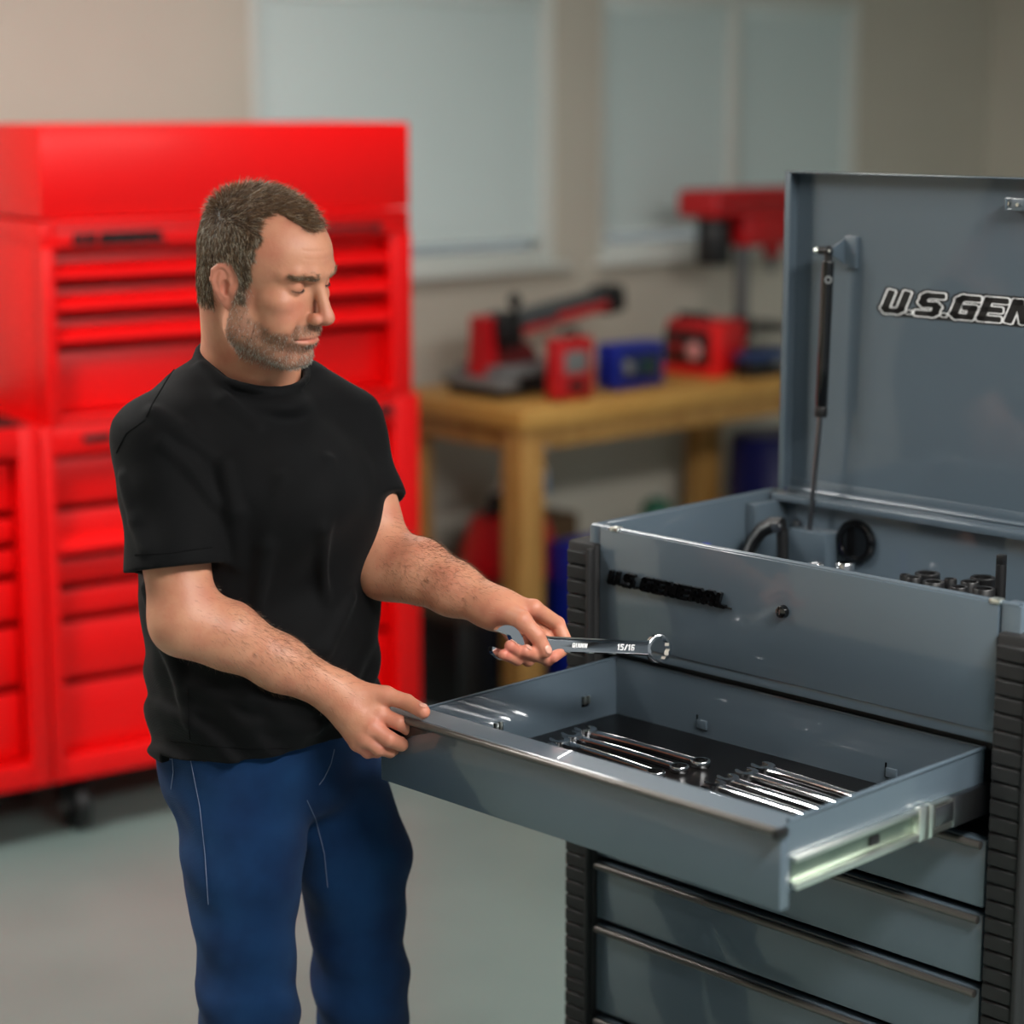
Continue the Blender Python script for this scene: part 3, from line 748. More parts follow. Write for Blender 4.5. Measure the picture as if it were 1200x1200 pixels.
xc, zc = sb_(600, 428); m = MB(); m.lathe([(0, .03), (.085, .03), (.09, .02), (.09, -.02), (.085, -.03), (0, -.03)], Matrix.Translation((xc, .0, zc - .01)) @ Matrix.Rotation(R(90), 4, 'X'), 32); 
for v in m.bm.verts: v.co.z = max(v.co.z, .07)
m.build('blade_guard', mat('dark_red_guard', rgb(110, 22, 22), .5, var=(20, rgb(90, 16, 18), .5)), t)
xa, za = sb_(577, 386); xb, zb = sb_(718, 347); d = math.atan2(zb - za, xb - xa); La = math.hypot(xb - xa, zb - za)
def arm(lo, hi, bev=.006):
    c = Vector((xa, 0, za)); q = Matrix.Rotation(-d, 3, 'Y'); mid = (Vector(lo) + Vector(hi)) / 2; s_ = (Vector(hi) - Vector(lo)) / 2
    cc = c + q @ mid; return dict(lo=cc - s_, hi=cc + s_, bev=bev, rot=q)
m = MB(); m.box(**arm((.02, -.04, -.028), (La, .04, .030))); ar = m.build('arm', mat('saw_grey', rgb(70, 74, 76), .45, var=(12, rgb(60, 62, 64), .5)), t)
m = MB(); m.box(**arm((-.02, -.06, -.06), (.075, .05, .045), .02)); m.build('arm_housing', M_BLACKP, ar)
m = MB(); m.box(**arm((La - .07, -.05, -.045), (La + .015, .05, .04), .018)); m.build('arm_housing', M_BLACKP, ar)
m = MB(); m.box(**arm((La * .45, -.045, -.026), (La - .06, -.039, .004), .002)); m.build('arm_panel', M_REDP, ar)
m = MB(); m.box(**arm((.08, -.046, -.030), (La * .42, -.039, -.010), .002)); m.build('arm_panel', M_REDP, ar)
xk, zk = sb_(603, 352); m = MB(); m.cyl((xk, 0, zk - .05), (xk, 0, zk), .010, n=12); m.ball((xk, 0, zk), .022, 14); m.build('knob', M_BLACKP, t)

# red battery charger
w = .05; sA, _ = on_b(653, 468, w); sB, _ = on_b(697, 466, w); bw = sB - sA; _, zt = on_b(668, 397, w); bh = zt - BENCH_Z
t = bthing('battery_charger', 'upright red box with a pale meter and black top handle beside the bench saw', 'charger', sA, w, BENCH_Z)
m = MB(); m.box((0, 0, .006), (bw, .055, bh), .012, seg=3); m.build('case', M_REDP, t)
m = MB(); m.box((bw * .2, -.003, bh * .44), (bw * .8, .004, bh * .80), .004); m.build('meter', M_GREYP, t)
m = MB(); m.box((bw * .3, -.004, bh * .16), (bw * .74, .004, bh * .32), .004); m.build('label_plate', M_BLACKP, t)
m = MB(); m.tube([(bw * .30, .03, bh - .006), (bw * .34, .03, bh + .022), (bw * .66, .03, bh + .022), (bw * .70, .03, bh - .006)], .008, 10); m.build('handle', M_BLACKP, t)
m = MB(); [m.box((x - .008, y - .008, 0), (x + .008, y + .008, .010)) for x in (.02, bw - .02) for y in (.015, .04)]; m.build('foot', M_BLACKP, t)
# blue power unit
w = .09; sA, _ = on_b(722, 455, w); sB, _ = on_b(778, 450, w); bw = sB - sA; _, zt = on_b(740, 403, w); bh = zt - BENCH_Z
t = bthing('power_inverter', 'low blue metal box with a dial and dark display on the workbench', 'power unit', sA, w, BENCH_Z)
m = MB(); m.box((0, 0, .008), (bw, .085, bh), .006); m.build('case', M_BLUEP, t)
m = MB(); m.box((bw * .10, -.003, bh * .22), (bw * .90, .003, bh * .82), .003); fpn = m.build('front_panel', mat('navy_panel', rgb(14, 24, 84), .4, var=(10, rgb(10, 18, 60), .5)), t)
m = MB(); m.lathe([(0, .014), (.016, .014), (.020, .010), (.020, 0), (0, 0)], Matrix.Translation((bw * .22, -.003, bh * .52)) @ Matrix.Rotation(R(90), 4, 'X'), 20); m.build('dial', M_GREYP, t)
m = MB(); m.box((bw * .46, -.006, bh * .34), (bw * .82, .0, bh * .66), .002); m.build('display', mat('display_green', rgb(26, 60, 58), .2, var=(40, rgb(18, 40, 40), .5)), t)
m = MB(); [m.box((x - .008, y - .008, 0), (x + .008, y + .008, .010)) for x in (.02, bw - .02) for y in (.02, .065)]; m.build('foot', M_BLACKP, t)
# red welder, its black control face turned to the saw
w = .12; sA, _ = on_b(838, 447, w); sB, _ = on_b(872, 443, w); bw = sB - sA; _, zt = on_b(838, 378, w); bh = zt - BENCH_Z; wd_ = .22
t = bthing('welder', 'chunky red welder with a black front and round pale dial', 'welder', sA, w, BENCH_Z)
m = MB(); m.box((0, 0, .010), (bw + .012, wd_, bh), .018, seg=3); m.build('case', M_REDP, t)
m = MB(); m.box((-.012, -.010, 0), (.06, wd_ + .01, .026), .008); m.box((-.010, -.012, .01), (.055, .022, bh * .99), .012); m.build('bumper_frame', mat('bright_red_plastic', rgb(238, 22, 24), .35, var=(12, rgb(222, 18, 20), .5)), t)
m = MB(); m.box((-.010, .025, .035), (.02, wd_ - .008, bh * .80), .006); m.build('front_panel', M_BLACKP, t)
m = MB(); m.lathe([(0, .014), (.022, .014), (.028, .010), (.028, 0), (0, 0)], Matrix.Translation((-.010, wd_ * .36, bh * .46)) @ Matrix.Rotation(R(-90), 4, 'Y'), 24); m.build('dial', mat('pale_red_dial', rgb(226, 150, 146), .4, var=(30, rgb(214, 130, 128), .5)), t)
m = MB(); m.lathe([(0, .010), (.013, .010), (.018, .006), (.018, 0), (0, 0)], Matrix.Translation((-.010, wd_ * .72, bh * .50)) @ Matrix.Rotation(R(-90), 4, 'Y'), 20); m.build('knob', M_REDP, t)
m = MB(); m.tube([(.03, wd_ * .25, bh - .01), (.03, wd_ * .3, bh + .012), (.03, wd_ * .8, bh + .012), (.03, wd_ * .85, bh - .01)], .010, 10); m.build('handle', M_BLACKP, t)
# drill press
w = .40
sC, _ = on_b(869, 330, w)
t = bthing('drill_press', 'red bench drill press with a dark column and black motor', 'drill press', sC, w, BENCH_Z)
def dz(px, py, ww=w): s, z = on_b(px, py, ww); return s - sC, z - BENCH_Z
m = MB(); m.box((-.02, -.20, 0), (.20, .10, .035), .008); m.build('base', M_BLACKP, t)
_, zt = dz(869, 240); m = MB(); m.cyl((0, 0, .03), (0, 0, zt), .024, n=20); m.build('column', M_STEEL, t)
_, zt2 = dz(869, 381); m = MB(); m.box((-.02, -.12, zt2 - .02), (.20, .08, zt2), .006); m.cyl((0, 0, zt2 - .05), (0, 0, zt2 + .03), .036, n=20, bev=.003); m.build('table', M_BLACKP, t)
xa, za = dz(815, 256); xb, zb = dz(905, 219)
m = MB(); m.box((xa, -.09, za), (xb + .12, .09, zb), .022, seg=3); m.build('pulley_cover', M_REDP, t)
m = MB(); m.box((xa + .02, -.094, (za + zb) / 2 - .004), (xb + .06, -.086, (za + zb) / 2 + .004), .002); m.build('cover_seam', M_BLACKP, t)
xa2, za2 = dz(852, 296); xb2, zb2 = dz(905, 252)
m = MB(); m.box((xa2 + .01, -.08, za2 + .02), (xb2 + .02, .07, zb2 + .02), .016, seg=3); m.cyl((xb2 - .01, -.01, za2 - .02), (xb2 - .01, -.01, za2 + .06), .032, n=20, bev=.006); hd = m.build('head', M_REDP, t)
m = MB(); m.cyl((xb2 - .01, -.01, za2 - .075), (xb2 - .01, -.01, za2 - .02), .012, .022, n=18); m.build('chuck', M_STEEL, t)
xm, zm = dz(842, 284); m = MB(); m.cyl((xm, .02, zm - .075), (xm, .02, zm + .08), .058, n=24, bev=.012); m.build('motor', M_BLACKP, t)
xs, zs = dz(925, 272); m = MB(); m.box((xs - .03, -.10, zs - .05), (xs + .03, -.05, zs + .05), .006); sw = m.build('switch_box', M_BLACKP, t)
m = MB(); m.box((xs - .012, -.108, zs - .022), (xs + .022, -.098, zs + .022), .004); m.build('switch_paddle', M_YELLOW, sw)
m = MB(); [m.tube([(xb2 + .05, -.02, za2 + .05), (xb2 + .05 + .02, -.02 + .09 * math.cos(a), za2 + .05 + .09 * math.sin(a))], .006, 8) for a in (R(250), R(10), R(130))]; m.build('feed_handle', M_BLACKP, t)
# low dark case by the drill press
w = .02; sA, _ = on_b(882, 440, w); sB = sA + .27; _, zt = on_b(900, 413, w)
t = bthing('tool_case', 'flat dark case with a blue lid next to the drill press', 'case', sA, w, BENCH_Z)
hh_ = zt - BENCH_Z
m = MB(); m.box((0, 0, 0), (.27, .075, hh_ * .68), .006); m.build('tray', M_BLACKP, t)
m = MB(); m.box((-.003, -.003, hh_ * .68), (.273, .078, hh_), .008); m.build('lid', mat('steel_blue_plastic', rgb(28, 62, 110), .4, var=(12, rgb(22, 50, 92), .5)), t)
m = MB(); m.box((.10, -.009, hh_ * .45), (.17, -.001, hh_ * .75), .003); m.build('latch', M_GREYP, t)

# under the bench
M_CARD = mat('brown_cardboard', rgb(96, 72, 48), .85, bump=(60, .1), var=(6, rgb(84, 62, 40), .6))
sV, _ = on_b(597, 690, .30)
t = bthing('shop_vacuum', 'red lidded black shop vacuum standing under the workbench', 'vacuum', sV, .30, 0)
_, zr = on_b(580, 686, .18); _, zt = on_b(580, 615, .18)
rv = .145
m = MB(); m.lathe([(0, .05), (rv * .80, .05), (rv * .9, .06), (rv, zr - .02), (rv, zr), (0, zr)], n=32); m.build('drum', M_BLACKP, t)
m = MB(); m.lathe([(0, zr), (rv * 1.05, zr), (rv * 1.06, zr + .02), (rv * 1.0, zr + .08), (rv * .8, zt - .02), (rv * .55, zt), (0, zt)], n=32); m.build('lid', M_REDP, t)
m = MB(); m.lathe([(0, zt - .01), (.07, zt - .01), (.065, zt + .03), (0, zt + .04)], n=24); m.tube([(-.09, 0, zt - .03), (-.07, 0, zt + .05), (.07, 0, zt + .05), (.09, 0, zt - .03)], .014, 10); m.build('handle', M_BLACKP, t)
for a in range(4):
    x, y = rv * .8 * math.cos(a * math.pi / 2 + .7), rv * .8 * math.sin(a * math.pi / 2 + .7)
    m = MB(); m.ball((x, y, .025), .025, 14); m.cyl((x, y, .03), (x, y, .062), .012, n=10); m.build('caster', M_BLACKP, t)
sB_, _ = on_b(652, 700, .10)
t = bthing('parts_box', 'blue box with a white and red printed panel in front of the shop vacuum', 'box', sB_, .012, 0)
_, zt = on_b(670, 640, .03)
m = MB(); m.box((0, 0, 0), (.19, .12, zt), .004); m.build('carton', M_BLUEP, t)
m = MB(); m.box((.03, -.0025, zt * .58), (.12, .001, zt * .82), .0008); m.build('printed_panel', M_WHITE, t)
m = MB(); m.box((-.001, -.0025, zt * .86), (.191, .001, zt * .99), .0008); m.build('red_band', M_REDP, t)
# carton with white jug on it behind
sJ, zj = on_b(594, 602, .55)
t = bthing('cardboard_box', 'brown cardboard box behind the shop vacuum under the bench', 'box', sJ + .09, .535, 0)
m = MB(); m.box((-.15, -.055, 0), (.16, .11, zj - .02), .004); m.build('carton', M_CARD, t)
m = MB(); m.box((-.05, -.056, zj - .0205), (-.01, .111, zj - .0185), .0005); m.build('tape', M_GREYP, t)
t = bthing('jug', 'white plastic jug standing on the cardboard box under the bench', 'jug', sJ, .55, zj - .0185)
m = MB(); m.lathe([(0, 0), (.05, 0), (.056, .006), (.056, .075), (.045, .10), (.018, .118), (.018, .13), (0, .13)], n=24); m.build('body', M_WHITE, t)
m = MB(); m.cyl((0, 0, .128), (0, 0, .146), .021, n=18, bev=.002); m.build('cap', M_WHITE, t)
m = MB(); m.tube([(.045, 0, .03), (.075, 0, .04), (.075, 0, .085), (.03, 0, .10)], .007, 8); m.build('handle', M_WHITE, t)
# dark crate at the bench's left end
sK, _ = on_b(500, 760, .28)
t = bthing('storage_crate', 'black plastic storage crate with a lid beside the rear bench leg', 'crate', sK + .02, .16, 0)
m = MB(); m.box((0, 0, 0), (.16, .30, .26), .012); m.build('tub', M_BLACKP, t)
m = MB(); m.box((-.008, -.008, .26), (.168, .308, .285), .006); m.build('lid', mat('brown_black_plastic', rgb(40, 30, 24), .5, var=(10, rgb(32, 24, 20), .5)), t)
# green cylinder, blue drum
sG, zg = on_b(770, 577, .40)
t = bthing('gas_cylinder', 'small green gas cylinder under the bench, its rounded top behind the cart rim', 'gas cylinder', sG, .40, 0)
m = MB(); m.lathe([(0, 0), (.05, 0), (.052, .006), (.052, zg - .06), (.045, zg - .035), (.022, zg - .018), (0, zg - .016)], n=24); m.build('shell', mat('green_paint', rgb(40, 110, 84), .4, var=(8, rgb(34, 96, 74), .5)), t)
m = MB(); m.cyl((0, 0, zg - .02), (0, 0, zg + .008), .012, n=14); m.build('valve', M_ZINC, t)
sD, zd_ = on_b(915, 506, .30)
t = bthing('plastic_drum', 'dark blue plastic drum under the right end of the bench', 'drum', sD + .05, .36, 0)
m = MB(); m.lathe([(0, 0), (.15, 0), (.158, .008), (.162, .2), (.168, .215), (.162, .23), (.162, .45), (.168, .465), (.162, .48), (.158, zd_ - .03), (.14, zd_ - .012), (0, zd_ - .01)], n=32); m.build('shell', mat('navy_plastic', rgb(14, 22, 96), .4, var=(6, rgb(10, 16, 78), .5)), t)
m = MB(); m.cyl((.06, 0, zd_ - .012), (.06, 0, zd_ + .002), .03, n=18, bev=.002); m.build('bung', M_BLACKP, t)
# clamp hung on the front leg of the bench
sH, zH = on_b(641, 545, .012)
t = bthing('bar_clamp', 'small grey and blue bar clamp hanging on the front leg of the workbench', 'clamp', .101, .03, zH - .05)
m = MB(); m.box((.0005, 0, 0), (.0125, .012, .105), .002); m.build('bar', M_ZINC, t)
m = MB(); m.box((.000, -.022, .085), (.013, .014, .108), .004); m.box((.000, -.026, .012), (.013, .014, .040), .004); m.build('jaw', M_GREYP, t)
m = MB(); m.cyl((.0065, -.016, -.035), (.0065, -.016, .02), .011, n=14, bev=.003); m.build('handle', mat('grey_blue_plastic', rgb(74, 98, 120), .45, var=(20, rgb(62, 84, 104), .5)), t)

# ================================================================== the man: distance-field surfaces turned into meshes
F32 = np.float32
def smin(a, b, k):
    h = np.clip(.5 + .5 * (b - a) / k, 0, 1); return b + (a - b) * h - k * h * (1 - h)
def smax(a, b, k): return -smin(-a, -b, k)
def ell(p, c, r):
    q = (p - np.array(c, F32)); r = np.array(r, F32)
    k0 = np.sqrt(((q / r) ** 2).sum(1)); k1 = np.sqrt(((q / r ** 2) ** 2).sum(1)) + 1e-9
    return k0 * (k0 - 1) / k1
def cap(p, a, b, r1, r2=None):
    a = np.array(a, F32); b = np.array(b, F32); r2 = r1 if r2 is None else r2
    d = b - a; h = np.clip(((p - a) @ d) / (d @ d + 1e-12), 0, 1)
    return np.sqrt((((p - a) - h[:, None] * d) ** 2).sum(1)) - (r1 + (r2 - r1) * h)
def chain(p, pts, rs, k):
    d = None
    for i in range(len(pts) - 1):
        c = cap(p, pts[i], pts[i + 1], rs[i], rs[i + 1])
        d = c if d is None else smin(d, c, k)
    return d
def fnoise(p, f, seed=0):
    x, y, z = (p * f).T; s = seed * 1.7
    return (np.sin(x + 1.3 * np.sin(y * 1.1 + s) + s) + np.sin(y * 1.2 + 1.4 * np.sin(z * .9 + 2 * s)) + np.sin(z * 1.1 + 1.2 * np.sin(x * 1.3 - s))) / 3

def mesh_sdf(f, lo, hi, h, bs=8):
    lo = np.array(lo, F32); hi = np.array(hi, F32)
    nb = np.ceil((hi - lo) / (h * bs)).astype(int)
    bi = np.stack(np.meshgrid(*[np.arange(n) for n in nb], indexing='ij'), -1).reshape(-1, 3)
    d = f((lo + (bi + .5) * (h * bs)).astype(F32))
    act = np.abs(d) < h * bs * 1.35
    dims = nb * bs
    vals = np.repeat(np.repeat(np.repeat(np.where(d < 0, -1, 1).astype(F32).reshape(nb), bs, 0), bs, 1), bs, 2)
    off = np.stack(np.meshgrid(*[np.arange(bs)] * 3, indexing='ij'), -1).reshape(-1, 3)
    A = bi[act]
    for i in range(0, len(A), 700):
        a = A[i:i + 700]
        idx = (a[:, None, :] * bs + off[None]).reshape(-1, 3)
        vals[idx[:, 0], idx[:, 1], idx[:, 2]] = f((lo + idx * h).astype(F32))
    s = vals < 0
    c = np.zeros(tuple(dims - 1), np.int8)
    cs = [(i, j, k) for i in (0, 1) for j in (0, 1) for k in (0, 1)]
    sl = lambda o: tuple(slice(o[i], dims[i] - 1 + o[i]) for i in range(3))
    for o in cs: c += s[sl(o)]
    cells = np.argwhere((c > 0) & (c < 8))
    n = len(cells); imap = -np.ones(c.shape, np.int32); imap[tuple(cells.T)] = np.arange(n)
    cv = np.stack([vals[cells[:, 0] + o[0], cells[:, 1] + o[1], cells[:, 2] + o[2]] for o in cs], 1)
    acc = np.zeros((n, 3)); cnt = np.zeros(n)
    for a in range(8):
        for b in range(a + 1, 8):
            if sum(x != y for x, y in zip(cs[a], cs[b])) != 1: continue
            va, vb = cv[:, a], cv[:, b]; m = (va < 0) != (vb < 0)
            t = va[m] / (va[m] - vb[m]); oa, ob_ = np.array(cs[a]), np.array(cs[b])
            acc[m] += oa + t[:, None] * (ob_ - oa); cnt[m] += 1
    verts = lo + (cells + acc / cnt[:, None]) * h
    faces = []
    for ax in range(3):
        u, w = (ax + 1) % 3, (ax + 2) % 3
        s0 = [slice(None)] * 3; s1 = [slice(None)] * 3
        s0[ax] = slice(0, dims[ax] - 1); s1[ax] = slice(1, dims[ax])
        e0, e1_ = s[tuple(s0)], s[tuple(s1)]
        ed = np.argwhere(e0 != e1_)
        ok = (ed[:, u] > 0) & (ed[:, w] > 0) & (ed[:, u] < dims[u] - 1) & (ed[:, w] < dims[w] - 1)
        ed = ed[ok]
        inside = e0[tuple(ed.T)]
        q = []
        for du, dw in ((-1, -1), (0, -1), (0, 0), (-1, 0)):
            e = ed.copy(); e[:, u] += du; e[:, w] += dw; q.append(imap[tuple(e.T)])
        q = np.stack(q, 1); q[~inside] = q[~inside][:, ::-1]
        faces.append(q)
    faces = np.concatenate(faces); faces = faces[(faces >= 0).all(1)]
    return verts, faces
def grad(f, p, e=.0012):
    p = p.astype(F32); g = np.stack([f(p + np.array([e if i == j else 0 for j in range(3)], F32)) - f(p - np.array([e if i == j else 0 for j in range(3)], F32)) for i in range(3)], 1)
    return g / (np.linalg.norm(g, axis=1, keepdims=True) + 1e-9)
def np_mesh(name, v, f, material, parent, cols=None, origin=None):
    me = bpy.data.meshes.new(name)
    v = np.asarray(v, float) - (0 if origin is None else np.array(origin))
    me.vertices.add(len(v)); me.vertices.foreach_set('co', v.astype(F32).ravel())
    f = np.asarray(f); k = f.shape[1]
    me.loops.add(f.size); me.loops.foreach_set('vertex_index', f.astype(np.int32).ravel())
    me.polygons.add(len(f)); me.polygons.foreach_set('loop_start', (np.arange(len(f)) * k).astype(np.int32)); me.polygons.foreach_set('loop_total', np.full(len(f), k, np.int32))
    me.update(calc_edges=True); me.validate()
    me.polygons.foreach_set('use_smooth', np.ones(len(me.polygons), bool))
    if cols is not None:
        at = me.color_attributes.new('tint', 'FLOAT_COLOR', 'POINT')
        c = np.ones((len(v), 4), F32); c[:, :3] = cols; at.data.foreach_set('color', c.ravel())
    me.materials.append(material)
    return link(name, me, parent)

# ------------------------------------------------------------------ pose (metres, world)
TYAW = R(40)
tF = np.array([math.sin(TYAW), -math.cos(TYAW), 0]); tL = np.array([math.cos(TYAW), math.sin(TYAW), 0])
TB = P(305, 760, 3.06); TB[2] = 0
HY, HP, HR = R(62), R(14), R(4)
HS = 1.005                                     # head size
HT = P(306, 331, 2.985)
_F = np.array([math.sin(HY), -math.cos(HY), 0]); _L = np.array([math.cos(HY), math.sin(HY), 0]); _U = np.array([0, 0, 1.])
_F2 = _F * math.cos(HP) - _U * math.sin(HP); _U2 = _U * math.cos(HP) + _F * math.sin(HP)
_L2 = _L * math.cos(HR) + _U2 * math.sin(HR); _U3 = _U2 * math.cos(HR) - _L * math.sin(HR)
HM = np.stack([_F2, _L2, _U3], 1)             # head axes as columns: forward, his left, up
def h2w(v): return HT + HM @ (np.array(v) * .01 * HS)
RS, RE, RW = P(188, 520, 2.945), P(216, 728, 2.87), P(394, 811, 2.925)
LS, LE, LW = P(399, 506, 3.14), P(452, 664, 3.05), P(578, 711, 2.951)
NB = P(293, 436, 3.075)                       # base of the neck

man = thing('person', 'man in a black t-shirt and blue jeans holding a wrench and the drawer', 'person', (TB[0], TB[1], 0))
ORG = (TB[0], TB[1], 0)

# ------------------------------------------------------------------ head
def f_head(Pw):
    q = ((Pw - HT.astype(F32)) @ HM.astype(F32)) * F32(100 / HS)
    p = q.copy(); p[:, 1] = -np.abs(p[:, 1])            # both halves alike
    d = ell(p, (-.7, 0, 4.6), (9.2, 7.5, 8.3))
    d = smin(d, ell(p, (2.9, 0, 4.9), (6.9, 6.5, 6.3)), 1.5)
    d = smin(d, ell(p, (3.9, 0, -1.8), (5.2, 5.7, 7.0)), 1.5)
    d = smin(d, cap(p, (.6, -5.9, -.5), (1.3, -5.25, -5.4), 1.5, 1.6), 1.6)
    d = smin(d, cap(p, (1.3, -5.2, -5.4), (7.0, -1.6, -8.4), 1.7, 1.6), 1.8)
    d = smin(d, ell(p, (7.3, 0, -8.3), (1.9, 2.4, 1.7)), 1.1)
    d = smin(d, ell(p, (4.0, 0, -7.2), (3.6, 3.6, 1.8)), 1.5)           # under the chin
    d = smin(d, ell(p, (6.0, -4.3, -.3), (2.2, 1.9, 1.7)), 1.6)         # cheekbone
    d = smin(d, ell(p, (6.2, -3.3, -3.4), (2.2, 2.2, 2.4)), 1.6)        # cheek
    d = smin(d, chain(p, [(9.2, 0, 3.9), (8.9, -1.8, 3.85), (7.8, -3.8, 3.95), (6.6, -4.9, 3.7)], [.7, .95, .85, .6], .5), 1.1)
    d = smax(d, -ell(p, (9.7, -3.0, 2.0), (1.7, 1.7, 1.25)), 1.2)       # sockets
    d = smin(d, ell(p, (7.6, 0, -4.9), (2.2, 3.1, 2.5)), 1.2)           # muzzle
    # nose
    n = cap(p, (8.8, 0, 3.2), (10.9, 0, -.9), .72, .90)
    n = smin(n, ell(p, (11.3, 0, -1.7), (1.10, 1.10, 1.0)), .6)
    n = smin(n, ell(p, (10.2, -1.25, -2.05), (1.05, .72, .85)), .45)
    n = smin(n, cap(p, (11.2, 0, -2.3), (9.4, 0, -3.1), .45, .5), .5)
    n = smax(n, -ell(p, (10.7, -.68, -2.95), (.55, .33, .4)), .2)
    d = smin(d, n, .75)
    d = smax(d, -chain(p, [(9.6, -2.05, -1.7), (9.0, -2.9, -3.2), (8.3, -3.35, -4.9)], [.12, .16, .1], .3), .9)   # fold beside the nose
    # lips
    d = smin(d, chain(p, [(9.55, 0, -4.75), (9.2, -1.2, -4.85), (8.2, -2.5, -5.25)], [.46, .42, .25], .3), .45)
    d = smin(d, chain(p, [(9.45, 0, -5.75), (9.1, -1.2, -5.70), (8.2, -2.3, -5.40)], [.55, .5, .25], .3), .45)
    d = smax(d, -chain(p, [(10.25, 0, -5.25), (9.75, -1.2, -5.25), (8.55, -2.75, -5.40)], [.20, .18, .14], .1), .28)
    d = smax(d, -ell(p, (9.9, 0, -6.95), (.8, 1.7, .45)), .8)
    # eyelids, almost closed over eyes that look down
    ec = np.array([7.15, -3.15, 2.15])
    d = smin(d, ell(p, ec, (1.44, 1.46, 1.44)), .35)
    def on_eye(yaw, pit, r): return ec + r * np.array([math.cos(R(pit)) * math.cos(R(yaw)), math.cos(R(pit)) * math.sin(R(yaw)), math.sin(R(pit))])
    sl_ = [on_eye(52, -15, 1.46), on_eye(22, -22, 1.50), on_eye(-10, -24, 1.50), on_eye(-40, -22, 1.48), on_eye(-66, -16, 1.44)]
    d = smax(d, -chain(p, sl_, [.06, .11, .12, .11, .06], .05), .10)
    cr = [on_eye(40, 22, 1.56), on_eye(5, 26, 1.66), on_eye(-35, 20, 1.62)]
    d = smax(d, -chain(p, cr, [.06, .08, .06], .05), .25)                 # lid crease
    # forehead creases
    for zz, aa in ((6.2, .05), (7.2, .05)):
        d = d + aa * np.exp(-((p[:, 2] - zz - .04 * p[:, 1] ** 2 * .3) / .16) ** 2) * (p[:, 0] > 6) * (np.abs(p[:, 1]) < 3.6)
    # ears
    o = np.array([-.1, -6.85, .3]); ue = np.array([-.22, -.06, .97]); be = np.array([-.84, -.50, -.22]); ue /= np.linalg.norm(ue)
    be = be - ue * (be @ ue); be /= np.linalg.norm(be); ne = np.cross(ue, be); ne *= np.sign(-ne[1])
    E_ = lambda a, b, c=0.0: o + be * a + ue * b + ne * c
    ql = np.stack([(p - o.astype(F32)) @ be.astype(F32), (p - o.astype(F32)) @ ue.astype(F32), (p - o.astype(F32)) @ ne.astype(F32)], 1)
    e = ell(ql, (1.05, .35, -.05), (1.35, 2.7, .42))
    e = smin(e, chain(p, [E_(.1, .5, .25), E_(0, 1.8, .2), E_(.5, 2.85, .2), E_(1.35, 3.1, .2), E_(2.15, 2.5, .2), E_(2.45, 1.3, .2), E_(2.1, -.1, .15), E_(1.5, -1.4, .05)], [.26, .30, .33, .34, .34, .32, .30, .28], .2), .25)
    e = smin(e, chain(p, [E_(1.2, 2.1, .1), E_(1.55, .9, .18), E_(1.2, -.6, .18), E_(.7, -1.3, .15)], [.24, .28, .28, .24], .2), .3)
    e = smin(e, ell(ql, (.62, -2.15, 0), (.72, .85, .38)), .45)
    e = smax(e, -ell(ql, (.75, .05, .40), (.66, 1.05, .75)), .22)
    e = smin(e, ell(ql, (.08, -.35, .2), (.35, .55, .35)), .3)
    d = smin(d, e, .35)
    d = d * F32(.01 * HS)
    # neck
    nk = cap(Pw, h2w((-3.2, 0, -1.0)), NB, .060, .066)
    d = smin(d, nk, .020)
    d = smin(d, cap(Pw, h2w((1.0, -4.2, -5.0)), NB + tF * .036 - tL * .012 - np.array([0, 0, .02]), .020, .014), .025)
    d = smin(d, cap(Pw, h2w((2.5, 0, -8.0)), NB + tF * .034 - np.array([0, 0, .03]), .024, .024), .03)
    d = smin(d, cap(Pw, NB, NB + np.array([0, 0, -.12]) - tF * .015, .066, .07), .03)
    return d
lo = HT - .175; hi = HT + .175; lo[2] = NB[2] - .10
vh, fh = mesh_sdf(f_head, lo, hi, .00155)
qh = ((vh - HT) @ HM) * (100 / HS)                      # head coordinates in centimetres
X_, Y_, Z_ = qh.T; AY = np.abs(Y_)
def sstep(a, b, x): t = np.clip((x - a) / (b - a), 0, 1); return t * t * (3 - 2 * t)
nz = fnoise(qh, 2.3, 1) * .35 + fnoise(qh, 6.1, 2) * .18
# hairline
front = 7.6 - .08 * AY ** 2 - 3.6 * sstep(1.9, 4.0, AY) + 1.2 * sstep(4.6, 6.0, AY)      # forward limit on top
side = np.where(Z_ > 6.5, 3.2, np.where(Z_ > 3.0, 3.2 - (6.5 - Z_) * .12, 2.6 - (3.0 - Z_) * .10))
lim = np.where(Z_ > 9.4, front, side + (front - side) * sstep(7.2, 9.6, Z_) * (AY < 6.2))
hm = sstep(-.35, .35, lim - X_ + nz)
low = np.where(X_ > -1.6, -1.6 + .0 * X_, np.where(X_ > -3.4, -.3, -4.6 + .12 * (X_ + 9)))
hm *= sstep(-.5, .5, Z_ - low + nz)
ear_ex = ((X_ + .9) / 2.0) ** 2 + ((Z_ - .2) / 3.4) ** 2
hm *= sstep(.85, 1.2, ear_ex + (AY < 6.0) * 0); hm *= (AY < 8.15)
hm[(X_ > -3.4) & (X_ < .4) & (Z_ < 1.2)] *= .0
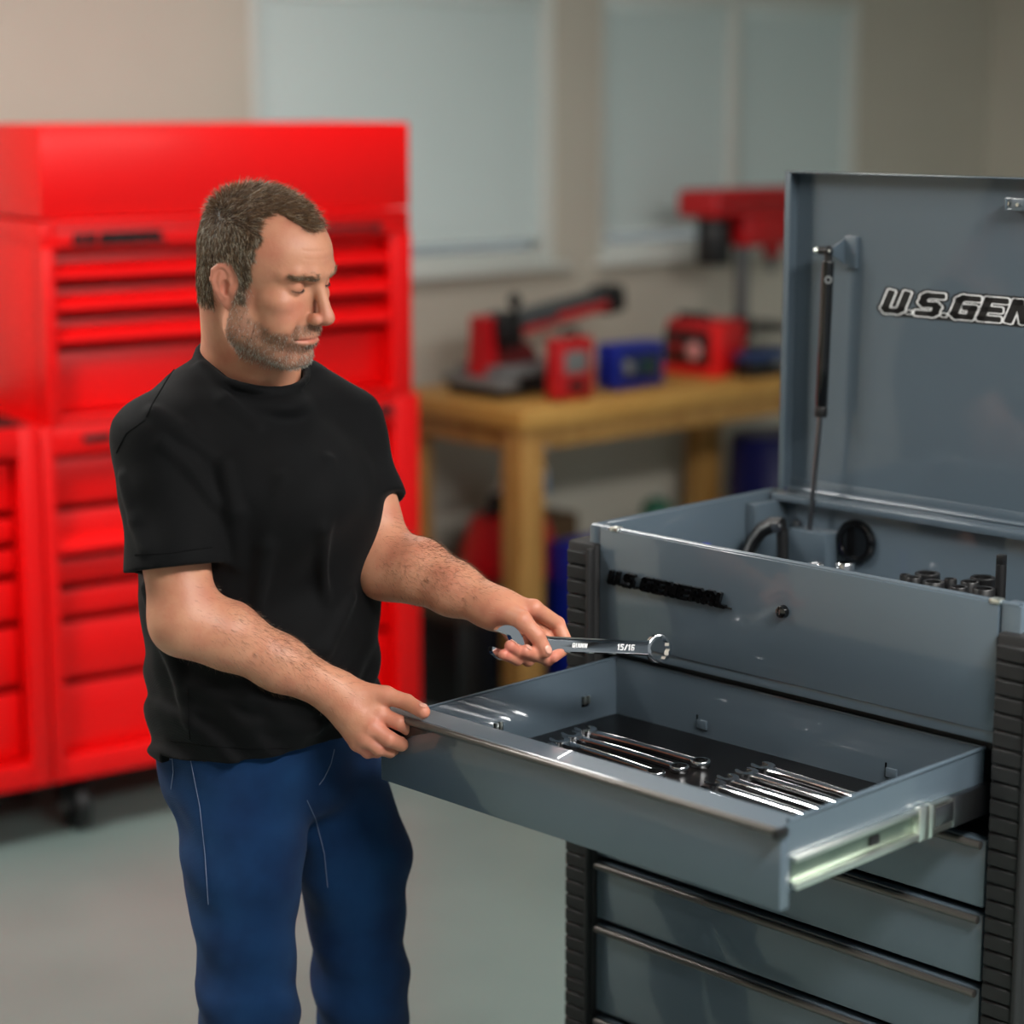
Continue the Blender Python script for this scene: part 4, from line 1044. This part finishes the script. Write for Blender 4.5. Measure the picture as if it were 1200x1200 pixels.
# beard
cheek = -2.6 - .30 * (X_ - 1.5) + 0 * X_
bm_ = sstep(-.5, .7, cheek - Z_ + nz) * (X_ > .3) * sstep(-10.8, -8.6, Z_ + .28 * X_)
burn = sstep(.2, .7, X_ + nz) * sstep(3.2, 2.2, X_ + nz * .6) * sstep(1.5, 0., Z_) * (Z_ > -5) * (AY > 4.5)
mous = (X_ > 7.4) * (AY < 3.2) * sstep(-2.9, -3.4, Z_) * (Z_ > -8)
bm_ = np.maximum(np.maximum(bm_, burn), mous)
bm_ *= (ear_ex > .8)
lips = np.exp(-((Z_ + 5.25 - .02 * AY ** 2) / .50) ** 2) * (AY < 2.5) * (X_ > 8.0)
bm_ = bm_ * (1 - np.clip(lips * 1.6, 0, 1))
red = np.clip(lips * .55 + .55 * np.exp(-(((X_ - 11) / 1.3) ** 2 + ((Z_ + 1.7) / 1.3) ** 2 + (Y_ / 1.6) ** 2)) + .35 * np.exp(-(((X_ - 7.4) / 2.2) ** 2 + ((Z_ + 1.2) / 1.8) ** 2 + ((AY - 4) / 1.8) ** 2)) + .35 * (ear_ex < 1.0) * (AY > 6.6), 0, 1)
tint_h = np.stack([bm_ * .42, red, hm], 1)

# ------------------------------------------------------------------ arms and hands
RH = dict(W=RW, mcp=[P(446, 838, 2.905), P(437, 853, 2.893), P(428, 865, 2.893), P(420, 872, 2.903)],
    fingers=[[P(446, 838, 2.905), P(468, 847, 2.897), P(482, 856, 2.907), P(480, 866, 2.932)],
             [P(437, 853, 2.893), P(456, 866, 2.887), P(470, 872, 2.902), P(474, 872, 2.926)],
             [P(428, 865, 2.893), P(444, 877, 2.892), P(457, 880, 2.908), P(466, 876, 2.930)],
             [P(420, 872, 2.903), P(431, 881, 2.905), P(442, 881, 2.920), P(450, 876, 2.934)]],
    thumb=[P(420, 812, 2.925), P(452, 815, 2.912), on_z(477, 823, RIM - .186), on_z(496, 834, RIM - .1925)])
LH = dict(W=LW, mcp=[P(626, 713, 2.931), P(612, 717, 2.944), P(600, 723, 2.946), P(590, 729, 2.941)],
    fingers=[[P(626, 713, 2.931), P(653, 731, 2.964), P(665, 757, 2.950), P(648, 770, 2.914)],
             [P(612, 717, 2.944), P(640, 746, 2.961), P(642, 772, 2.919), P(615, 763, 2.879)],
             [P(600, 723, 2.946), P(622, 756, 2.944), P(619, 773, 2.901), P(598, 757, 2.866)],
             [P(590, 729, 2.941), P(606, 758, 2.921), P(606, 773, 2.888), P(590, 767, 2.862)]],
    thumb=[P(592, 720, 2.921), P(612, 727, 2.900), P(629, 745, 2.896), P(639, 763, 2.894)])
def arm_f(S, E, W, Hd, bulge):
    fr = .0102
    def f(p):
        ax = W - E; ln = np.linalg.norm(ax); ax = ax / ln
        d = cap(p, S, E, .056, .043)
        d = smin(d, chain(p, [E, E + ax * ln * .28 + bulge, E + ax * ln * .62 + bulge * .4, W], [.043, .0445, .0365, .0285], .02), .03)
        m = Hd['mcp']
        pal = None
        for k in range(4):
            a = W + (m[k] - m[1]) * .38
            c = cap(p, a, m[k] - (m[k] - W) * .04, .0175, .0128); pal = c if pal is None else smin(pal, c, .014)
        for k in range(3):
            pal = smin(pal, cap(p, W * .55 + m[k] * .45, W * .55 + m[k + 1] * .45, .0165), .012)
        d = smin(d, pal, .020)
        t = Hd['thumb']
        d = smin(d, cap(p, W * .5 + t[0] * .5, t[1], .0185, .0135), .014)
        d = smin(d, chain(p, t[1:], [.0125, .0112, .0098], .003), .005)
        sz = [1.0, 1.03, .97, .86]
        fg = None
        for k, J in enumerate(Hd['fingers']):
            r = fr * sz[k]
            c = chain(p, J, [r * 1.16, r * 1.05, r * .95, r * .83], .003)
            fg = c if fg is None else smin(fg, c, .0022)
        return smin(d, fg, .0055)
    return f
fR = arm_f(RS, RE, RW, RH, np.array([.0, -.004, .010])); fL = arm_f(LS, LE, LW, LH, np.array([.004, 0, .010]))
def bbox(pts, m): pts = np.array(pts); return pts.min(0) - m, pts.max(0) + m
ptsR = [RE, RW] + RH['mcp'] + sum(RH['fingers'], []) + RH['thumb'] + [RS * .45 + RE * .55]
ptsL = [LE, LW] + LH['mcp'] + sum(LH['fingers'], []) + LH['thumb'] + [LS * .5 + LE * .5]
vR, qR = mesh_sdf(fR, *bbox(ptsR, .062), .0018)
vL, qL = mesh_sdf(fL, *bbox(ptsL, .062), .0018)
def hand_tint(v, Hd):
    red = np.zeros(len(v))
    for J in Hd['fingers'] + [Hd['thumb']]:
        for k, j in enumerate(J): red += (.55 if k in (0, 1, 3) else .3) * np.exp(-((v - j) ** 2).sum(1) / .013 ** 2)
    red = np.clip(red, 0, .8)
    t = np.zeros((len(v), 3)); t[:, 1] = red; return t

# ------------------------------------------------------------------ trunk under the clothes
ZS_ = np.array([.66, .74, .82, .90, 1.00, 1.10, 1.19, 1.27, 1.325, 1.37])
TA = np.array([.158, .164, .164, .166, .170, .178, .188, .188, .166, .085])
TBb = np.array([.125, .130, .131, .133, .134, .130, .126, .118, .096, .066])
TO = np.array([0, .0, .004, .008, .010, .004, -.006, -.014, -.020, -.016])
def torso(p, grow=0.0):
    q = p - TB.astype(F32)
    l = q @ tL.astype(F32); fo = q @ tF.astype(F32); z = p[:, 2]
    a = np.interp(z, ZS_, TA) + grow; b = np.interp(z, ZS_, TBb) + grow; o = np.interp(z, ZS_, TO)
    r = (np.abs(l / a) ** 2.3 + np.abs((fo - o) / b) ** 2.3) ** (1 / 2.3)
    d = (r - 1) * np.minimum(a, b) * .92
    d = smax(d, z - 1.360, .03)
    return d, l, fo, z
sh_r = NB + tL * -.055 + np.array([0, 0, -.018]) - tF * .012; sh_l = NB + tL * .055 + np.array([0, 0, -.018]) - tF * .012
def f_body(p):
    d, *_ = torso(p, -.040); d = smax(d, .84 - p[:, 2], .02)
    d = smin(d, cap(p, sh_r, RS, .04, .05), .03); d = smin(d, cap(p, sh_l, LS, .04, .05), .03)
    d = smin(d, cap(p, RS, RS * .4 + RE * .6, .05, .045), .02); d = smin(d, cap(p, LS, LS * .4 + LE * .6, .05, .045), .02)
    for T in LEGS: d = smin(d, chain(p, T, [.055, .055, .040, .035], .03), .02)
    d = smin(d, cap(p, NB + np.array([0, 0, .03]), NB - np.array([0, 0, .06]), .055, .07), .03)
    return d
RT, LT = P(284, 1000, 2.985), P(412, 1000, 3.125)
LEGS = [[P(290, 890, 3.01), RT, RT + np.array([.006, -.02, -.22]), np.array([RT[0] + .01, RT[1] + .02, .10])],
        [P(375, 885, 3.12), LT, LT + np.array([.012, -.01, -.22]), np.array([LT[0] + .02, LT[1] + .04, .10])]]
vB, qB = mesh_sdf(f_body, (TB[0] - .36, TB[1] - .36, .02), (TB[0] + .36, TB[1] + .36, 1.46), .009)

# one continuous skin: trunk, head, arms
allv = np.concatenate([vB, vh, vR, vL]); n1, n2, n3 = len(vB), len(vB) + len(vh), len(vB) + len(vh) + len(vR)
allf = np.concatenate([qB, fh + n1, qR + n2, qL + n3])
allt = np.concatenate([np.zeros((len(vB), 3)), tint_h, hand_tint(vR, RH), hand_tint(vL, LH)])
def skin_material():
    m = mat('skin', rgb(206, 158, 132), .47, sub=.10, spec=.4)
    nt = m.node_tree; b = nt.nodes['Principled BSDF']; N = nt.nodes.new; K = nt.links.new
    b.inputs['Subsurface Scale'].default_value = .5
    at = N('ShaderNodeAttribute'); at.attribute_name = 'tint'; sp = N('ShaderNodeSeparateColor'); K(at.outputs['Color'], sp.inputs[0])
    tc = N('ShaderNodeTexCoord')
    n = N('ShaderNodeTexNoise'); n.inputs['Scale'].default_value = 26; n.inputs['Detail'].default_value = 6; K(tc.outputs['Object'], n.inputs['Vector'])
    def mix(fac, a, bcol):
        x = N('ShaderNodeMix'); x.data_type = 'RGBA'
        if isinstance(a, tuple): x.inputs[6].default_value = (*a, 1)
        else: K(a, x.inputs[6])
        x.inputs[7].default_value = (*bcol, 1); K(fac, x.inputs[0]); return x.outputs[2]
    mr = N('ShaderNodeMapRange'); mr.inputs[1].default_value = .4; mr.inputs[2].default_value = .7; mr.inputs[4].default_value = .75; K(n.outputs['Fac'], mr.inputs[0])
    c = mix(mr.outputs[0], rgb(194, 136, 107), rgb(180, 110, 87))
    c = mix(sp.outputs[1], c, rgb(196, 104, 92))
    c = mix(sp.outputs[0], c, rgb(96, 78, 66))
    c = mix(sp.outputs[2], c, rgb(72, 56, 42))
    K(c, b.inputs['Base Color'])
    n2_ = N('ShaderNodeTexNoise'); n2_.inputs['Scale'].default_value = 240; n2_.inputs['Detail'].default_value = 4; K(tc.outputs['Object'], n2_.inputs['Vector'])
    bp = N('ShaderNodeBump'); bp.inputs['Strength'].default_value = .25; bp.inputs['Distance'].default_value = .0012; K(n2_.outputs['Fac'], bp.inputs['Height']); K(bp.outputs['Normal'], b.inputs['Normal'])
    return m
body = np_mesh('body', allv, allf, skin_material(), man, allt, ORG)

# ------------------------------------------------------------------ hair: one strand per root, told apart only as a mass
def strands(name, roots, dirs, lens, rad, cols, bend, label=None):
    n = len(roots); d = dirs / np.linalg.norm(dirs, axis=1, keepdims=True)
    a = np.cross(d, rng.normal(size=(n, 3))); a /= np.linalg.norm(a, axis=1, keepdims=True); b = np.cross(d, a)
    V = []; L_ = lens[:, None]; rr = rad[:, None] if hasattr(rad, '__len__') else rad
    for t, s in ((-.08, 1.0), (.5, .8)):
        c = roots + d * L_ * t + bend * L_ * (t * t) * (t > 0)
        for k in range(3):
            an = 2 * math.pi * k / 3; V.append(c + (a * math.cos(an) + b * math.sin(an)) * rr * s)
    V.append(roots + d * L_ + bend * L_)
    V = np.stack(V, 1).reshape(-1, 3); base = np.arange(n)[:, None] * 7
    T = []
    for k in range(3):
        k2 = (k + 1) % 3; T += [(k, k2, 3 + k2), (k, 3 + k2, 3 + k), (3 + k, 3 + k2, 6)]
    T = (base[:, None, :] + np.array(T)[None]).reshape(-1, 3)
    o = np_mesh(name, V, T, M_HAIR, man, np.repeat(cols, 7, 0), ORG)
    o['kind'] = 'stuff'
    return o
M_HAIR = mat('hair', rgb(70, 58, 46), .45)
_n = M_HAIR.node_tree.nodes.new('ShaderNodeAttribute'); _n.attribute_name = 'tint'; M_HAIR.node_tree.links.new(_n.outputs['Color'], M_HAIR.node_tree.nodes['Principled BSDF'].inputs['Base Color'])
def pickv(mask, n):
    w = np.where(mask > .15, mask, 0); return rng.choice(len(mask), n, p=w / w.sum())
def haircol(n, grey, lo_=rgb(68, 47, 30), hi_=rgb(134, 100, 66), gr=rgb(186, 174, 154)):
    t = rng.random((n, 1)); c = np.array(lo_) * (1 - t) + np.array(hi_) * t
    g = (rng.random(n) < grey)[:, None]; return np.where(g, np.array(gr) * (.6 + .5 * rng.random((n, 1))), c)
NH = 15000
ix = pickv(hm, NH); roots = vh[ix] + rng.normal(size=(NH, 3)) * .0008; nr = grad(f_head, vh[ix]); ql_ = qh[ix]
top = sstep(6.5, 10.5, ql_[:, 2])
comb = np.stack([.55 + .5 * top, np.sign(ql_[:, 1]) * .0 - .25 * top, -.9 * (1 - top) + .35 * top], 1)
back = sstep(-4, -8, ql_[:, 0]); comb[:, 0] = comb[:, 0] * (1 - back) + 0 * back; comb[:, 2] -= back * .4
comb += rng.normal(size=comb.shape) * .22
cw = comb @ HM.T
cw -= nr * (cw * nr).sum(1, keepdims=True) * .9
dirs = nr * (.42 + .35 * top[:, None]) + cw * .9
lens = (.0085 + .0125 * top) * (.7 + .6 * rng.random(NH)) * (.55 + .45 * hm[ix])
hair = strands('hair', roots, dirs, lens, .00034, haircol(NH, .12 + .24 * (1 - top)), -nr * .22 + rng.normal(size=(NH, 3)) * .08)
NB_ = 5200
ix = pickv(bm_, NB_); nr = grad(f_head, vh[ix]); down = np.tile(np.array([.1, 0, -1.0]) @ HM.T, (NB_, 1)) + rng.normal(size=(NB_, 3)) * .35
chin_g = sstep(-6.0, -8.5, qh[ix][:, 2])
strands('stubble', vh[ix] + rng.normal(size=(NB_, 3)) * .0006, nr * .5 + down * .7, .0042 * (.6 + .7 * rng.random(NB_)), .00020, haircol(NB_, .30 + .45 * chin_g, rgb(70, 52, 38), rgb(126, 98, 72), rgb(200, 192, 180)), nr * 0)
# eyebrows and lashes
def rows(a, b, n, th, side):
    t = rng.random(n)[:, None]; mid = np.array([(a[0] + b[0]) / 2 + .35, (a[1] + b[1]) / 2, (a[2] + b[2]) / 2 + .28])
    p = (1 - t) ** 2 * np.array(a) + 2 * t * (1 - t) * mid + t * t * np.array(b); p[:, 2] += rng.normal(size=n) * th * (1 - .5 * t[:, 0]); p[:, 0] += .5; p[:, 1] *= side
    w = HT + (p * .01 * HS) @ HM.T.astype(float)
    for _ in range(6):
        dd = f_head(w.astype(F32)); w = w - grad(f_head, w) * dd[:, None]
    return w
br = []; bd = []
for sd in (1, -1):
    w = rows((9.4, -1.1, 3.60), (7.1, -5.1, 3.70), 560, .30, sd); br.append(w); bd.append(np.tile((np.array([-.35, -.8 * sd, .25]) @ HM.T), (len(w), 1)))
w = np.concatenate(br); nrm_ = grad(f_head, w); dd = np.concatenate(bd)
strands('eyebrows', w, nrm_ * .35 + dd + rng.normal(size=w.shape) * .18, .0075 * (.7 + .5 * rng.random(len(w))), .00026, haircol(len(w), .15, rgb(92, 66, 45), rgb(142, 108, 78)), -nrm_ * .2)
ls, ld = [], []
for sd in (1, -1):
    for k in range(54):
        t = k / 53; ya = 48 - 108 * t; pi_ = -15 - 8 * math.sin(math.pi * t)
        v = np.array([7.15, -3.15, 2.15]) + 1.48 * np.array([math.cos(R(pi_ + 3)) * math.cos(R(ya)), math.cos(R(pi_ + 3)) * math.sin(R(ya)), math.sin(R(pi_ + 3))]); dv = (v - np.array([7.15, -3.15, 2.15])) + np.array([.0, 0, -.7])
        v[1] *= sd; dv[1] *= sd; ls.append(HT + HM @ (v * .01 * HS)); ld.append(HM @ dv)
ls, ld = np.array(ls), np.array(ld)
strands('eyelashes', ls, ld, np.full(len(ls), .0040), .00017, haircol(len(ls), 0, rgb(22, 16, 12), rgb(34, 26, 20)), np.zeros_like(ls))
for sd in (1, -1):
    c = HT + HM @ (np.array([7.15, -3.15 * sd, 2.15]) * .01 * HS)
    MB().ball(Vector(c) - Vector(ORG), .0134 * HS, 20).build('eyeball', mat('eyeball', rgb(60, 46, 38), .15, var=(90, rgb(120, 104, 92), .4)), man)
# hair on the forearms
fa_r, fa_d, fa_n = [], [], []
for v_, f_, E, W, n in ((vR, fR, RE, RW, 2600), (vL, fL, LE, LW, 2600)):
    ax = W - E; t = ((v_ - E) @ ax) / (ax @ ax); w = np.clip(1 - np.abs(t - .55) / .62, 0, 1) * (v_[:, 2] > 0)
    nn = np.zeros(len(v_)); side_ = (v_ - E - t[:, None] * ax)[:, 2]; w = w * (.25 + sstep(-.01, .03, side_))
    i = rng.choice(len(v_), n, p=w / w.sum()); g = grad(f_, v_[i]); fa_r.append(v_[i]); fa_n.append(g)
    fa_d.append(g * .45 + ax / np.linalg.norm(ax) * .8 + np.array([0, 0, -.25]) + rng.normal(size=(n, 3)) * .3)
fr_, fd_, fn_ = map(np.concatenate, (fa_r, fa_d, fa_n))
strands('arm_hair', fr_, fd_, .011 * (.5 + .8 * rng.random(len(fr_))), .000125, haircol(len(fr_), .05, rgb(60, 40, 26), rgb(112, 80, 54)), -fn_ * .15)
# nails
M_NAIL = mat('fingernail', rgb(214, 156, 136), .32, coat=.2, var=(60, rgb(204, 146, 126), .4))
def nail(c, n, along, w=.0052, l=.0068):
    n = Vector(n).normalized(); al = Vector(along); al = (al - n * al.dot(n)).normalized(); sd = al.cross(n)
    M = Matrix((sd, al, n)).transposed().to_4x4(); M.translation = Vector(c) - Vector(ORG)
    m = MB(); m.lathe([(0, .0011), (.6, .0009), (.88, .0005), (1, -.0002), (.9, -.001), (0, -.001)], Matrix.Diagonal((w, l, 1, 1)), 18)
    bmesh.ops.transform(m.bm, matrix=M, verts=m.bm.verts[:]); m.build('fingernail', M_NAIL, man)
def nail_at(tip, prev, toward, f_):
    al = tip - prev; al /= np.linalg.norm(al); c = tip - al * .001
    n = np.array(toward, float); n -= al * (n @ al); n /= np.linalg.norm(n)
    p = c + n * .02
    for _ in range(8): p = p - n * float(f_(p[None].astype(F32))[0]) * .8
    nail(p - n * .0003, n, al)
T = LH['thumb']; nail_at(T[3], T[2], (.55, -.8, .25), fL)
T = LH['fingers'][2]; nail_at(T[3], T[2], (-.3, -.6, .75), fL)
T = LH['fingers'][1]; nail_at(T[3], T[2], (-.3, -.7, .6), fL)
T = RH['thumb']; nail_at(T[3], T[2], (.2, -.3, .95), fR)
T = RH['fingers'][1]; nail_at(T[3], T[2], (.5, -.3, -.8), fR)

# ------------------------------------------------------------------ t-shirt
RHEM, LHEM = RS + (RE - RS) * .70, LS + (LE - LS) * .56
rn = (RE - RS) / np.linalg.norm(RE - RS); ln_ = (LE - LS) / np.linalg.norm(LE - LS)
rn_h = rn * .9 + np.array([0, 0, -.35]); rn_h /= np.linalg.norm(rn_h)
COLC = P(296, 427, 3.055); cax = _U * .92 + tF * .36; cax /= np.linalg.norm(cax)
cu = tL - cax * (tL @ cax); cu /= np.linalg.norm(cu); cv_ = np.cross(cax, cu)
collar = [COLC + (cu * math.cos(a) * .078 + cv_ * math.sin(a) * .080) for a in np.linspace(0, 2 * math.pi, 25)]
def f_shirt(p):
    d, l, fo, z = torso(p, .004)
    d = smin(d, cap(p, sh_r, RS + np.array([0, 0, .006]), .050, .060), .045)
    d = smin(d, cap(p, sh_l, LS + np.array([0, 0, .006]), .050, .058), .045)
    # chest and belly
    ch = TB + tF * .052 + np.array([0, 0, 1.20])
    d = smin(d, ell(p, ch, (.135, .135, .10)), .07)
    d = smin(d, ell(p, TB + tF * .035 + np.array([0, 0, .96]), (.118, .118, .14)), .06)
    # drape: bunched folds over the hip, long soft pulls from the armpits
    wz = sstep(1.02, .90, z)
    d = d - wz * .0042 * np.sin(95 * (z - .22 * np.abs(l + .03) + .06 * np.sin(17 * l + 2)) + 9 * l) * (.4 + .6 * sstep(-.3, .1, fo))
    d = d - .0030 * np.sin(42 * (l * .9 - z * .55) + 1.5 * np.sin(9 * z)) * sstep(.95, 1.10, z) * sstep(1.33, 1.22, z)
    d = d + .0028 * fnoise(p, 24, 3) + .0016 * fnoise(p, 55, 4)
    # hem
    hz = .848 + .018 * np.sin(6 * l + .6) - .012 * (fo < 0) + .0 * z
    rec, *_ = torso(p, -.010)
    d = smax(d, hz - z, .002)
    d = smax(d, -np.maximum(rec, z - hz - .035), .003)
    # sleeves
    def sleeve(S, HM_, n, r1, r2, hn, ph):
        ax = HM_ - S
        c = cap(p, S, HM_ + n * .05, r1, r2)
        tt = ((p - S.astype(F32)) @ n.astype(F32))
        c = c - .0030 * np.sin(48 * tt + 14 * ((p - S.astype(F32)) @ np.cross(n, [0, 1, 0]).astype(F32)) + ph) * sstep(.02, .09, tt)
        t2 = (p - HM_.astype(F32)) @ hn.astype(F32)
        c = smax(c, t2, .002)
        inner = cap(p, S + (HM_ - S) * .8, HM_ + n * .08, r2 - .011, r2 - .010)
        return smax(c, -np.maximum(inner, -t2 - .045), .003)
    d = smin(d, sleeve(RS, RHEM, rn, .063, .073, rn_h, 0), .022)
    d = smin(d, sleeve(LS, LHEM, ln_, .060, .0595, ln_, 1.5), .018)
    # armhole dents and neck opening
    d = smax(d, -cap(p, COLC + cax * .078, COLC + cax * .30, .077, .09), .006)
    cl = None
    for a, b in zip(collar, collar[1:]):
        c = cap(p, a, b, .0058); cl = c if cl is None else np.minimum(cl, c)
    d = smin(d, ell(p, COLC + tF * .052 - np.array([0, 0, .052]), (.05, .05, .022)), .014)
    d = smin(d, cl, .009)
    return d
def march(f, x, y, t0=2.7):
    r_ = ray(x, y); r_ = r_ / np.linalg.norm(r_); t = t0
    for _ in range(90):
        dd = float(f((CAM + r_ * t)[None].astype(F32))[0])
        if dd < .0004: return CAM + r_ * t, r_
        t += dd * .75
        if t > 3.8: break
    return None, r_
f_shirt0 = f_shirt
RIDGES = []
for pts, r in [(((180, 484), (212, 507), (247, 534)), .010), (((190, 520), (222, 548), (250, 588)), .008), (((262, 545), (275, 600), (280, 660)), .009),
               (((225, 806), (292, 820), (360, 830), (410, 834)), .010), (((233, 830), (300, 846), (370, 852)), .009), (((172, 690), (190, 745), (214, 795)), .010),
               (((205, 770), (216, 815), (224, 850)), .007), (((330, 560), (312, 640), (300, 720)), .008), (((385, 540), (378, 620), (380, 700)), .008), (((410, 700), (380, 760), (330, 800)), .009),
               (((145, 560), (160, 610), (170, 645)), .007), (((235, 430), (262, 470), (300, 500)), .007)]:
    w3 = [march(f_shirt0, *p_)  for p_ in pts]; w3 = [a + b * (r * .62) for a, b in w3 if a is not None]
    if len(w3) > 1: RIDGES.append((w3, r))
def f_shirt(p):
    d = f_shirt0(p)
    for w3, r in RIDGES:
        d = smin(d, chain(p, w3, [r * .7] + [r] * (len(w3) - 2) + [r * .6], .01), .014)
    return d
vS, qS = mesh_sdf(f_shirt, (TB[0] - .36, TB[1] - .36, .77), (TB[0] + .36, TB[1] + .36, 1.50), .0032)
def cloth(name, c, c2, scale, st, rough=.85, sheen=.25, spec=.25):
    m = mat(name, c, rough, sheen=sheen, spec=spec, var=(9, c2, .6)); nt = m.node_tree; N = nt.nodes.new; K = nt.links.new
    tc = N('ShaderNodeTexCoord'); w1 = N('ShaderNodeTexWave'); w1.inputs['Scale'].default_value = scale; w1.inputs['Distortion'].default_value = 1.2; w1.bands_direction = 'DIAGONAL'
    K(tc.outputs['Object'], w1.inputs['Vector']); n = N('ShaderNodeTexNoise'); n.inputs['Scale'].default_value = scale * 1.3; K(tc.outputs['Object'], n.inputs['Vector'])
    ad = N('ShaderNodeMath'); ad.operation = 'ADD'; K(w1.outputs['Fac'], ad.inputs[0]); K(n.outputs['Fac'], ad.inputs[1])
    bp = N('ShaderNodeBump'); bp.inputs['Strength'].default_value = st; bp.inputs['Distance'].default_value = .001; K(ad.outputs[0], bp.inputs['Height']); K(bp.outputs['Normal'], nt.nodes['Principled BSDF'].inputs['Normal'])
    return m
shirt = np_mesh('t_shirt', vS, qS, cloth('black_jersey', rgb(9, 9, 10), rgb(12, 13, 15), 260, .22, .75, .03, .10), man, None, ORG)

# ------------------------------------------------------------------ jeans, stitching, shoes
def f_jeans(p):
    d, l, fo, z = torso(p, -.010)
    d = smax(d, z - .93, .01); d = smax(d, .715 - z + .55 * np.maximum(0, -fo - .02) , .06)
    d = smin(d, ell(p, TB - tF * .035 - tL * .04 + np.array([0, 0, .82]), (.085, .085, .09)), .04); d = smin(d, ell(p, TB - tF * .035 + tL * .06 + np.array([0, 0, .82]), (.085, .085, .09)), .04)
    for T in LEGS:
        d = smin(d, chain(p, [T[0], T[1], T[2], T[3] * 1 + np.array([0, 0, -.02])], [.088, .083, .068, .066], .03), .022)
    d = smax(d, .055 - z, .004)
    d = d - .0036 * np.sin(70 * (z + .35 * l) + 3 * np.sin(20 * fo)) * sstep(.86, .74, z) * (.6 + .4 * (z < .5)) - .003 * fnoise(p, 30, 5)
    return d
vJ, qJ = mesh_sdf(f_jeans, (TB[0] - .34, TB[1] - .34, .02), (TB[0] + .38, TB[1] + .36, .95), .0042)
jeans = np_mesh('jeans', vJ, qJ, cloth('blue_denim', rgb(10, 38, 76), rgb(26, 70, 116), 420, .6, .8, .04, .15), man, None, ORG)
M_STITCH = mat('jean_stitching', rgb(104, 118, 146), .7, var=(60, rgb(84, 98, 128), .5))
def stitch(pxs):
    pts = []
    for a, b in zip(pxs, pxs[1:]):
        for t in np.linspace(0, 1, 7)[:-1]: pts.append((a[0] + (b[0] - a[0]) * t, a[1] + (b[1] - a[1]) * t))
    pts.append(pxs[-1]); out = []
    for x, y in pts:
        r_ = ray(x, y); r_ = r_ / np.linalg.norm(r_); t = 2.75; hit = False
        for _ in range(80):
            dd = float(f_jeans((CAM + r_ * t)[None].astype(F32))[0])
            if dd < .0004: hit = True; break
            t += dd * .8
            if t > 4: break
        if hit: out.append(CAM + r_ * (t - .0006))
    if len(out) > 2:
        m = MB(); m.tube([Vector(o) - Vector(ORG) for o in out], .0006, 6); m.build('stitching', M_STITCH, jeans)
stitch([(392, 878), (388, 895), (380, 912), (374, 920)]); stitch([(360, 938), (370, 960), (380, 1000), (384, 1040)]); stitch([(222, 884), (226, 905), (234, 945), (240, 1000), (244, 1060)])
stitch([(186, 878), (194, 884), (201, 886)]); stitch([(201, 880), (203, 905), (200, 925)]); stitch([(187, 882), (194, 888), (201, 890)])
M_SEAM = mat('black_thread', rgb(9, 9, 10), .9, var=(80, rgb(12, 12, 13), .5), spec=.1)
def seam(pxs):
    out = []
    for a, b in zip(pxs, pxs[1:]):
        for t in np.linspace(0, 1, 7)[:-1]:
            q, r_ = march(f_shirt, a[0] + (b[0] - a[0]) * t, a[1] + (b[1] - a[1]) * t)
            if q is not None: out.append(q + r_ * .0006)
    if len(out) > 2:
        m = MB(); m.tube([Vector(o) - Vector(ORG) for o in out], .0011, 6); m.build('seam', M_SEAM, shirt)
seam([(224, 410), (200, 438), (178, 474), (170, 492)]); seam([(170, 492), (148, 508), (134, 535)]); seam([(158, 650), (200, 648), (258, 640)]); seam([(200, 868), (240, 874), (300, 878), (350, 876)]); seam([(221, 806), (221, 840), (223, 872)])
def f_shoe(A):
    fw = tF * .8 + np.array([0, 0, 0]); c = A * np.array([1, 1, 0])
    def f(p):
        d = cap(p, c + np.array([0, 0, .05]), c + tF * .13 + np.array([0, 0, .04]), .046, .042)
        d = smin(d, cap(p, c + np.array([0, 0, .05]), c + np.array([0, 0, .11]), .045, .045), .03)
        return smax(d, .004 - p[:, 2], .006)
    return f
M_SHOE = mat('brown_leather', rgb(52, 36, 26), .5, bump=(120, .2), var=(14, rgb(40, 28, 20), .6))
for T in LEGS:
    f_ = f_shoe(T[3]); c = T[3]
    v_, q_ = mesh_sdf(f_, (c[0] - .12, c[1] - .22, -.01), (c[0] + .22, c[1] + .12, .18), .006)
    sh_ = np_mesh('shoe', v_, q_, M_SHOE, man, None, ORG)
    m = MB(); m.tube([Vector((c[0] + x * tF[0], c[1] + x * tF[1], .008)) - Vector(ORG) for x in (-.03, .0, .05, .10, .15)], [.03, .044, .042, .041, .028], 12)
    for v in m.bm.verts: v.co.z = max(.0, min(.016, v.co.z))
    m.build('sole', M_BLACKP, sh_)

# ------------------------------------------------------------------ the wrench in his hand
WA, WB = P(592, 753, 2.882), P(772, 760, 3.012)
wx = Vector(WB - WA); Lw = wx.length; wx.normalize()
wz_ = Vector((0.10, -.95, .22)); wz_ = (wz_ - wx * wz_.dot(wx)).normalized(); wy = wz_.cross(wx)
wr = thing('combination_wrench', 'large chrome combination wrench marked 15/16 held in the man\'s hand', 'wrench')
Mw = Matrix((wx, wy, wz_)).transposed().to_4x4(); Mw.translation = Vector(WA) - wz_ * .006
wr.matrix_world = Mw
shf, hw = wrench_parts(Lw, .0245, wr)
ztop = hw * (.62 + .08) + hw * .46 * .86 + .0001
for txt, x0_, hgt in (('15/16', Lw * .715, .0085), ('QUINN', Lw * .42, .0065)):
    mb, wd_ = stroke_text(txt, hgt, .0014, .0016, 0, .0004, slant=.15, gap=.5, M=Matrix.Translation((x0_, -hgt / 2, ztop)))
    mb.build('size_mark' if txt[0] == '1' else 'maker_mark', M_WHITE, wr, smooth=False)
